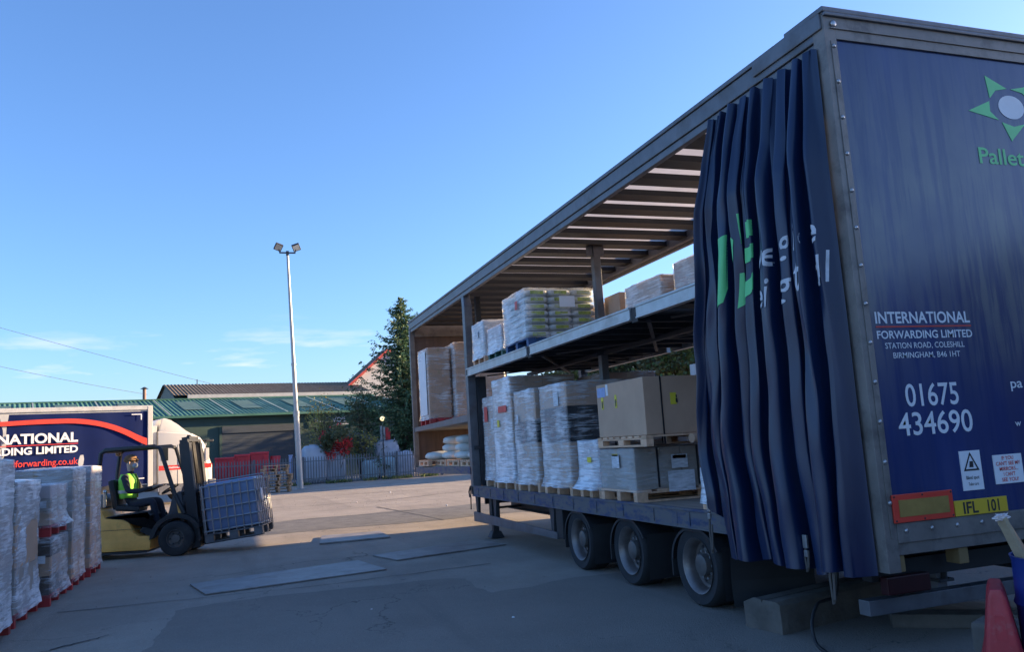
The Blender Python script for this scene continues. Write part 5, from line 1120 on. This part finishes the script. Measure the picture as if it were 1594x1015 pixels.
# white tanks and bulk bags
M('tank_white', (.42, .46, .52), .45, var=.12, scale=2, c2=(.38, .42, .5), c2pos=.6); M('bulk_bag', (.44, .45, .52), .75, var=.25, scale=3, bump=.5, bscale=6); M('bulk_bag_teal', (.30, .42, .46), .75, var=.3, scale=3, bump=.5, bscale=6)
def softbox(c, sx_, sy_, sz_, k, e=.3):
    mb = MB()
    def f(u, v):
        a = 2*math.pi*u; b = -math.pi/2+math.pi*v; sg = lambda w, q: math.copysign(abs(w)**q, w)
        p = Vector((sg(math.cos(b), .35)*sg(math.cos(a), e)*sx_, sg(math.cos(b), .35)*sg(math.sin(a), e)*sy_, (1+sg(math.sin(b), .5))*sz_/2))
        return Vector(c)+p*(1+.07*noise.noise(p*2.3+Vector((k, 0, 0))))
    mb.grid(f, 32, 16); return mb
t = thing('water_tank', 'big white covered tank behind the fence just right of the pole', 'tank', (51.4, -4.95, 0)); bl(softbox((0, 0, 0), .9, .72, 2.25, 1, .35), 'body', 'tank_white', t, smooth='all'); mb = MB(); mb.cyl((0, 0, 2.22), (0, 0, 2.32), .25); bl(mb, 'lid', 'tank_white', t)
t = thing('water_tank', 'second white tank behind the fence, left of the red-leaved bush', 'tank', (51.6, -6.2, 0)); bl(softbox((0, 0, 0), .8, .6, 2.2, 2, .35), 'body', 'tank_white', t, smooth='all'); mb = MB(); mb.cyl((0, 0, 2.17), (0, 0, 2.27), .22); bl(mb, 'lid', 'tank_white', t)
for i, (x, y, z, s, h, m, lb) in enumerate(((51.2, -8.3, 0, .52, 1.15, 'bulk_bag_teal', 'teal bulk bag at the foot of the fence beside the shrub'), (51.3, -9.35, 0, .52, 1.3, 'bulk_bag_teal', 'pale teal bulk bag under the raised lilac bag'), (51.2, -10.45, 0, .55, 1.6, 'bulk_bag', 'grey bulk bag at the right end of the fence'), (52.3, -9.55, 1.28, .72, 1.05, 'bulk_bag', 'large lilac bulk bag raised above the others'))):
    t = thing('bulk_bag', lb, 'bulk bag', (x, y, z), 0, 'bulk bags behind the fence'); bl(softbox((0, 0, 0), s, s, h, 5+i, .45), 'bag', m, t, smooth='all')
    mb = MB()
    for a in (45, 135, 225, 315): ca, sa = math.cos(R(a))*s*.8, math.sin(R(a))*s*.8; mb.tube([(ca, sa, h*.9), (ca*1.1, sa*1.1, h+.14), (ca*.8, sa*1.2, h*.92)], .02, 5)
    bl(mb, 'lifting_loops', m, t)
mb = MB(); mb.box(-.6, .6, -.8, .8, 0, 1.27); o = mb.build('crate', 'wood_grey', bevel=.02, local=True); o.location = (52.4, -9.6, 0); tag(o, 'timber crate carrying the lilac bulk bag', 'crate')
for i, (y, w, m) in enumerate(((-9.35, .28, 'fascia'), (-9.66, .30, 'skip_red'))):
    mb = MB(); mb.box(-.14, .14, -w/2, w/2, 0, .85-.06*i); mb.box(-.16, .16, -w/2-.015, w/2+.015, .86-.06*i, .9-.06*i); o = mb.build('carton', m, bevel=.02, local=True); o.location = (52.3, y, 2.36); tag(o, ['upright grey-white box on top of the lilac bulk bag', 'upright red box on top of the lilac bulk bag'][i], 'box')
# ------------------------------------------------------------------ trees and shrubs
def leafmat(n, c, v=.45, tr=.25): return M(n, c, .6, var=.25, island=v, transl=tr, scale=.8)
leafmat('leaf_conifer', (.075, .140, .070)); leafmat('leaf_green', (.075, .12, .035)); leafmat('leaf_olive', (.095, .105, .045)); leafmat('leaf_red', (.55, .04, .04), .5); leafmat('leaf_grey', (.16, .18, .17), .5); leafmat('leaf_yellow', (.30, .27, .07), .4); leafmat('grass', (.12, .15, .05), .4)
M('bark', (.075, .058, .045), .9, var=.3)
def leaf(mb, p, s, d, rn, asp=.5):
    d = d.normalized(); n = Vector((rn.gauss(0, 1), rn.gauss(0, 1), rn.gauss(0, 1))); r = d.cross(n)
    if r.length < .01: return
    r.normalize(); r *= s*asp
    mb.add([p-r*.3, p+d*s*.5-r, p+d*s, p+d*s*.5+r], [(0, 1, 2, 3)])
def conifer(name, label, loc, H, rad, seed, nb=170, group=None):
    rn = random.Random(seed); t = thing(name, label, 'tree', loc, 0, group); mb = MB(); lf = MB()
    mb.tube([(0, 0, -.1), (.05, .03, H*.5), (0, 0, H*.97)], [.22, .12, .02], 8)
    for i in range(nb):
        k = (i+.5)/nb; z = H*(.06+.93*k**.9); L = rad*(1-k)**.78*rn.uniform(.42, 1.25)+.05; a = i*2.4+rn.uniform(-.4, .4)
        d = Vector((math.cos(a), math.sin(a), 0)); pts = []
        for q in range(7):
            f = q/6; pts.append(Vector((0, 0, z)) + d*L*f + Vector((0, 0, L*(.12*f - .46*f*f + .58*f**4))))
        mb.tube(pts, [max(.005, .028*(1-q/6.5)) for q in range(7)], 4)
        for q in range(1, 7):
            for s_ in range(int((5+5*L)*(1.25-.13*q))):
                f = rn.random(); p = pts[q-1].lerp(pts[q], f); side = d.cross(Vector((0, 0, 1)))*rn.choice((-1, 1))
                dr = (d*rn.uniform(.3, 1) + side*rn.uniform(0, 1) + Vector((0, 0, rn.uniform(-.75, .25)))).normalized(); ks_ = min(1, .22+L*.55); sl = rn.uniform(.18, .42)*ks_
                for w in range(3): leaf(lf, p+dr*sl*.35*w+Vector((rn.uniform(-.05, .05), rn.uniform(-.05, .05), rn.uniform(-.05, .05))), rn.uniform(.12, .24)*(.4+.6*ks_), dr+Vector((rn.uniform(-.3, .3), rn.uniform(-.3, .3), rn.uniform(-.4, .2))), rn, .22)
    bl(mb, 'trunk', 'bark', t); bl(lf, 'crown', 'leaf_conifer', t); return t
conifer('conifer_tree', 'tall dark feathery conifer rising beside the front of the trailer', (53, -11.0, 0), 11.8, 4.3, 4, 190)
conifer('conifer_tree', 'shorter conifer half hidden behind the front of the trailer', (55, -14.6, 0), 10.4, 2.8, 9, 120)
def bushy(name, label, cat, loc, W_, D_, H, z0, n, mats, s, seed, stems=6, gaps=.5, group=None, trunk=.06):
    rn = random.Random(seed); t = thing(name, label, cat, loc, 0, group); st = MB(); L = {m: MB() for m in mats}; cl = []
    for i in range(stems):
        a = rn.uniform(0, 6.28); tip = Vector((math.cos(a)*W_*.42*rn.random()**.5, math.sin(a)*D_*.42*rn.random()**.5, z0+(H-z0)*rn.uniform(.55, .95))); b = Vector((rn.uniform(-.1, .1)*W_*.4, rn.uniform(-.1, .1)*D_*.4, -.05))
        mid = b.lerp(tip, .5)+Vector((rn.uniform(-.2, .2), rn.uniform(-.2, .2), .1*H)); st.tube([b, mid, tip], [trunk, trunk*.6, trunk*.2], 6)
        for q in range(4):
            c = mid.lerp(tip, rn.uniform(.1, 1)); e = c+Vector((rn.uniform(-1, 1)*W_*.25, rn.uniform(-1, 1)*D_*.25, rn.uniform(-.05, .25)*(H-z0))); st.tube([c, c.lerp(e, .5)+Vector((0, 0, .06)), e], [trunk*.35, trunk*.25, .006], 4); cl.append(e)
        cl.append(tip)
    ks = list(L)
    for i in range(n):
        c = rn.choice(cl); r = gaps*rn.random()**.4*(.6+.8*((hash(tuple(round(x, 2) for x in c)) % 97)/97)); v = Vector((rn.gauss(0, 1), rn.gauss(0, 1), rn.gauss(0, .8))).normalized()
        p = c+v*r
        if p.z < .05: continue
        k = ks[min(len(ks)-1, int((noise.noise(p*.9+Vector((seed, 0, 0)))+.5)*len(ks)*.999))] if len(ks) > 1 else ks[0]
        leaf(L[k], p, s*rn.uniform(.7, 1.3), v+Vector((0, 0, rn.uniform(-.6, .2))), rn, .5)
    bl(st, 'trunk', 'bark', t)
    for m in ks:
        if L[m].f: bl(L[m], 'crown', m, t)
    return t
bushy('red_leaf_shrub', 'red-leaved autumn shrub growing through the fence', 'shrub', (51.0, -6.3, 0), 2.6, 1.6, 3.1, .9, 2600, ['leaf_red', 'leaf_olive', 'leaf_red'], .13, 3, 9, .38, trunk=.03)
bushy('silver_shrub', 'silvery twiggy shrub between the red bush and the bulk bags', 'shrub', (52.0, -7.9, 0), 2.3, 1.4, 2.9, 1.0, 1900, ['leaf_grey', 'leaf_yellow', 'leaf_grey'], .11, 6, 9, .36, trunk=.03)
bushy('olive_tree', 'thin olive-brown leafed tree in front of the green shed', 'tree', (55, -6.0, 0), 4.8, 2.0, 4.9, 1.9, 1700, ['leaf_olive', 'leaf_yellow', 'leaf_olive'], .10, 12, 9, .75)
bushy('olive_tree', 'dark bushy tree at the left foot of the tall conifer', 'tree', (54.5, -8.3, 0), 3.2, 2.0, 5.4, 1.8, 1900, ['leaf_olive', 'leaf_conifer'], .12, 15, 9, .8)
bushy('low_shrub', 'low dark shrub under the conifer by the end of the fence', 'shrub', (53.5, -12.2, 0), 2.6, 1.6, 2.4, .4, 1500, ['leaf_conifer', 'leaf_olive'], .14, 17, 7, .5)
TG = 'trees beyond the far side of the trailer'
lbs = ['green tree nearest the brick house beyond the trailer', 'broad tree just left of the brick house beyond the trailer', 'mid tree of the row seen under the upper deck', 'tall tree of the row left of the centre post', 'far tree at the left end of the row beyond the trailer', 'last tree of the row behind the front of the trailer']
for i, (x, y) in enumerate(((46, -33), (51.5, -33.5), (56.5, -32.5), (62, -31), (68, -32), (75, -33))):
    bushy('leafy_tree', lbs[i], 'tree', (x, y, 0), 8, 6.5, 8.6+(i % 3)*.6, 2.6, 6500, ['leaf_green', 'leaf_olive', 'leaf_green'], .30, 30+i, 13, 1.45, TG, .16)
# weeds at the fence foot
gr = MB(); rn = random.Random(8)
for i in range(1500):
    y = rn.uniform(-12, -1); x = 49.3+rn.gauss(0, .28) - .1
    if noise.noise((y*.9, 3, 1)) < -.12: continue
    leaf(gr, Vector((x, y, 0)), rn.uniform(.08, .26), Vector((rn.uniform(-.6, .6), rn.uniform(-.6, .6), 1)), rn, .18)
tag(gr.build('weeds', 'grass'), 'scruffy grass and weeds along the foot of the fence', 'weeds', kind='stuff')
# overhead wires
for i, (a, b, sag) in enumerate((((70, 19.5, 13.75), (84, -2.5, 7.9), .15), ((70, 19.5, 10.65), (80, 6.6, 7.9), .15))):
    a, b = Vector(a), Vector(b); mb = MB(); mb.tube([a.lerp(b, k/24)-Vector((0, 0, sag*4*(k/24)*(1-k/24))) for k in range(25)], .016, 5); tag(mb.build('overhead_wire', 'dark_steel'), ['upper of two thin overhead wires crossing the sky at left', 'lower of two thin overhead wires ending above the shed'][i], 'wire')

# ------------------------------------------------------------------ foreground bits behind the trailer
M('old_timber', (.12, .105, .09), .9, var=.35, scale=3, bump=.6, bscale=14, c2=(.17, .15, .13), c2pos=.6)
mb = MB(); P4 = [(6.10, -4.40), (6.55, -4.34), (6.95, -5.95), (6.45, -6.05)]
def tim(u, v, w):
    a = Vector((*P4[0], 0)).lerp(Vector((*P4[1], 0)), u); b = Vector((*P4[3], 0)).lerp(Vector((*P4[2], 0)), u); p = a.lerp(b, w); p.z = v
    return p
mb.add([tim(u, v, w) for w in (0, .04, 1) for u, v in ((0, .0), (.48, .0), (1, .0), (1, .22), (.72, .27), (.5, .26), (.48, .235), (.46, .26), (.1, .27), (0, .24))],
       [(i*10+j, i*10+(j+1) % 10, (i+1)*10+(j+1) % 10, (i+1)*10+j) for i in range(2) for j in range(10)]+[tuple(range(10))[::-1], tuple(range(20, 30))])
for v in range(len(mb.v)):
    p = Vector(mb.v[v]); mb.v[v] = tuple(p+Vector((noise.noise(p*9), noise.noise(p*9+Vector((5, 0, 0))), noise.noise(p*8)*.6))*.02)
tag(mb.build('timber_baulk', 'old_timber', bevel=.015), 'heavy worn timber baulk lying under the rear of the trailer', 'timber')
mb = MB(); mb.bar((5.9, -5.35, .06), (5.1, -6.4, .06), .22, .11); tag(mb.build('wood_plank', 'old_timber', bevel=.01), 'pale wooden plank on the ground under the bumper bar', 'plank')
mb = MB(); mb.bar((6.0, -5.9, .04), (5.6, -6.7, .04), .3, .07); tag(mb.build('wood_plank', 'wood_grey', bevel=.01), 'grey board on the ground behind the pale plank', 'plank')
mb = MB(); cpts = [(6.0, -4.95, .64), (6.0, -4.93, .45), (5.95, -4.85, .30), (5.90, -4.7, .285), (5.82, -4.55, .28), (5.74, -4.42, .16), (5.66, -4.38, .03), (5.4, -4.28, .016), (5.1, -4.15, .016), (4.7, -4.05, .016), (4.2, -4.1, .016)]
def smooth_pts(P, n=6):
    P = [Vector(p) for p in P]; out = []
    for i in range(len(P)-1):
        p0, p1, p2, p3 = P[max(0, i-1)], P[i], P[i+1], P[min(len(P)-1, i+2)]
        for k in range(n): t = k/n; out.append(.5*((2*p1)+(p2-p0)*t+(2*p0-5*p1+4*p2-p3)*t*t+(3*p1-p0-3*p2+p3)*t**3))
    return out+[P[-1]]
mb.tube(smooth_pts(cpts), .014, 8); tag(mb.build('black_cable', 'rubber_flap', smooth='all'), 'black cable hanging from the curtain, over the timber and along the ground', 'cable')
# red plastic barrier end
M('barrier_red', (.44, .035, .045), .45, var=.2, scale=4, c2=(.40, .16, .15), c2pos=.66, c2scale=7); M('barrel_blue', (.012, .035, .20), .35, var=.2)
BR = thing('road_barrier', 'faded red plastic road barrier standing behind the trailer', 'barrier', (3.86, -4.30, 0), R(-48))
def bsec(x, k=1): return [(x, -.20*k, 0), (x, -.20*k, .10), (x, -.115*k, .36), (x, -.06*k, .66), (x, -.04*k, .71), (x, .04*k, .71), (x, .06*k, .66), (x, .115*k, .36), (x, .20*k, .10), (x, .20*k, 0)]
mb = MB(); secs = [bsec(0, .68), bsec(.03, .85), bsec(.10, .85), bsec(.13, .74), bsec(.20, .74), bsec(.23, .85), bsec(.36, .85), bsec(.40, .68)]
mb.add([p for s in secs for p in s], [(i*10+j, i*10+(j+1) % 10, (i+1)*10+(j+1) % 10, (i+1)*10+j) for i in range(len(secs)-1) for j in range(10)]+[tuple(range(10))[::-1], tuple(range(70, 80))]); bl(mb, 'body', 'barrier_red', BR, smooth=True, bevel=.012)
mb = MB(); mb.box(-.004, .03, -.028, .028, .42, .56); bl(mb, 'reflective_patch', 'barrier_red', BR)
BL = thing('blue_barrel', 'blue plastic barrel filled with scrap wood and cardboard at the right edge', 'barrel', (3.74, -4.74, 0))
mb = MB(); mb.lathe([(0, .0), (0, .25), (.03, .275), (.25, .285), (.27, .295), (.30, .285), (.58, .285), (.60, .297), (.63, .285), (.85, .28), (.88, .29), (.88, .275), (.80, .27), (.3, .27), (.3, 0)], (0, 0, 0), (0, 0, 1), 40); bl(mb, 'drum', 'barrel_blue', BL, smooth=True)
M('offcut', (.40, .30, .19), .8, var=.25, scale=3, stretch=(1, 5, 3)); M('torn_paper', (.60, .52, .50), .8, var=.2)
for i, (a, b, w, h, m, lb) in enumerate((((3.80, -4.72, .35), (3.86, -4.42, 1.12), .075, .025, 'offcut', 'pale split batten with torn paper on its end, leaning out of the blue barrel'), ((3.78, -4.82, .34), (3.92, -4.50, 1.08), .05, .05, 'wood', 'brown stick beside the pale batten in the barrel'), ((3.75, -4.7, .34), (3.9, -4.95, 1.05), .09, .03, 'wood', 'board leaning out of the far side of the barrel'))):
    mb = MB(); mb.bar(a, b, w, h); t = mb.build('wood_offcut', m, bevel=.004); tag(t, lb, 'wood offcut', 'scrap wood in the blue barrel')
    if i == 0:
        mb = MB(); mb.ball(b, (.03, .048, .018), 14, 10, lambda d: 1+.9*noise.noise(d*3)); mb.build('torn_paper', 'torn_paper', t)
mb = MB(); mb.obox((3.82, -4.80, .86), (.02, .34, .28), Matrix.Rotation(R(14), 3, 'X') @ Matrix.Rotation(R(-12), 3, 'Y')); tag(mb.build('cardboard_sheet', 'cardboard'), 'torn cardboard sheet stuffed in the blue barrel', 'cardboard')
mb = MB(); mb.obox((4.55, -5.1, .16), (.35, .3, .3), Matrix.Rotation(R(25), 3, 'Z')); tag(mb.build('concrete_block', 'old_timber', bevel=.03), 'rough grey block on the ground beside the barrel', 'block')
gv = MB(); rn = random.Random(77)
for i in range(260):
    x = rn.uniform(5, 34); y = rn.uniform(-8, 2) if x > 12 else rn.uniform(-3.6, 1.9)*(x/12)
    r = rn.uniform(.003, .008)*(1+x/30); gv.ball((x, y, r*.5), (r, r*rn.uniform(.6, 1), r*.7), 6, 4)
tag(gv.build('gravel', 'asphalt_dark'), 'loose grit scattered over the yard', 'grit', kind='stuff')
# crumpled film and litter scattered on the yard
LT = 'scraps of litter on the yard'
for i, (x, y, s, m, lb) in enumerate(((6.3, -5.6, .12, 'label_white', 'crumpled white film under the rear of the trailer'), (9.5, -1.5, .018, 'torn_paper', 'tiny pale scrap on the dark tarmac in the foreground'), (8.15, -2.7, .02, 'label_white', 'small pale scrap on the ground near the rear wheel'), (24, -6.1, .045, 'label_white', 'white scrap in the sunlit yard'), (34, -6.3, .05, 'label_white', 'far white scrap near the shaded edge of the yard'), (29, -4.2, .04, 'torn_paper', 'pale scrap in the middle of the sunlit yard'))):
    mb = MB(); mb.ball((x, y, s*.35), (s, s*.7, s*.4), 10, 7, lambda d, i=i: 1+.5*noise.noise(d*2.5+Vector((i, 0, 0)))); tag(mb.build('litter', m), lb, 'litter', LT)
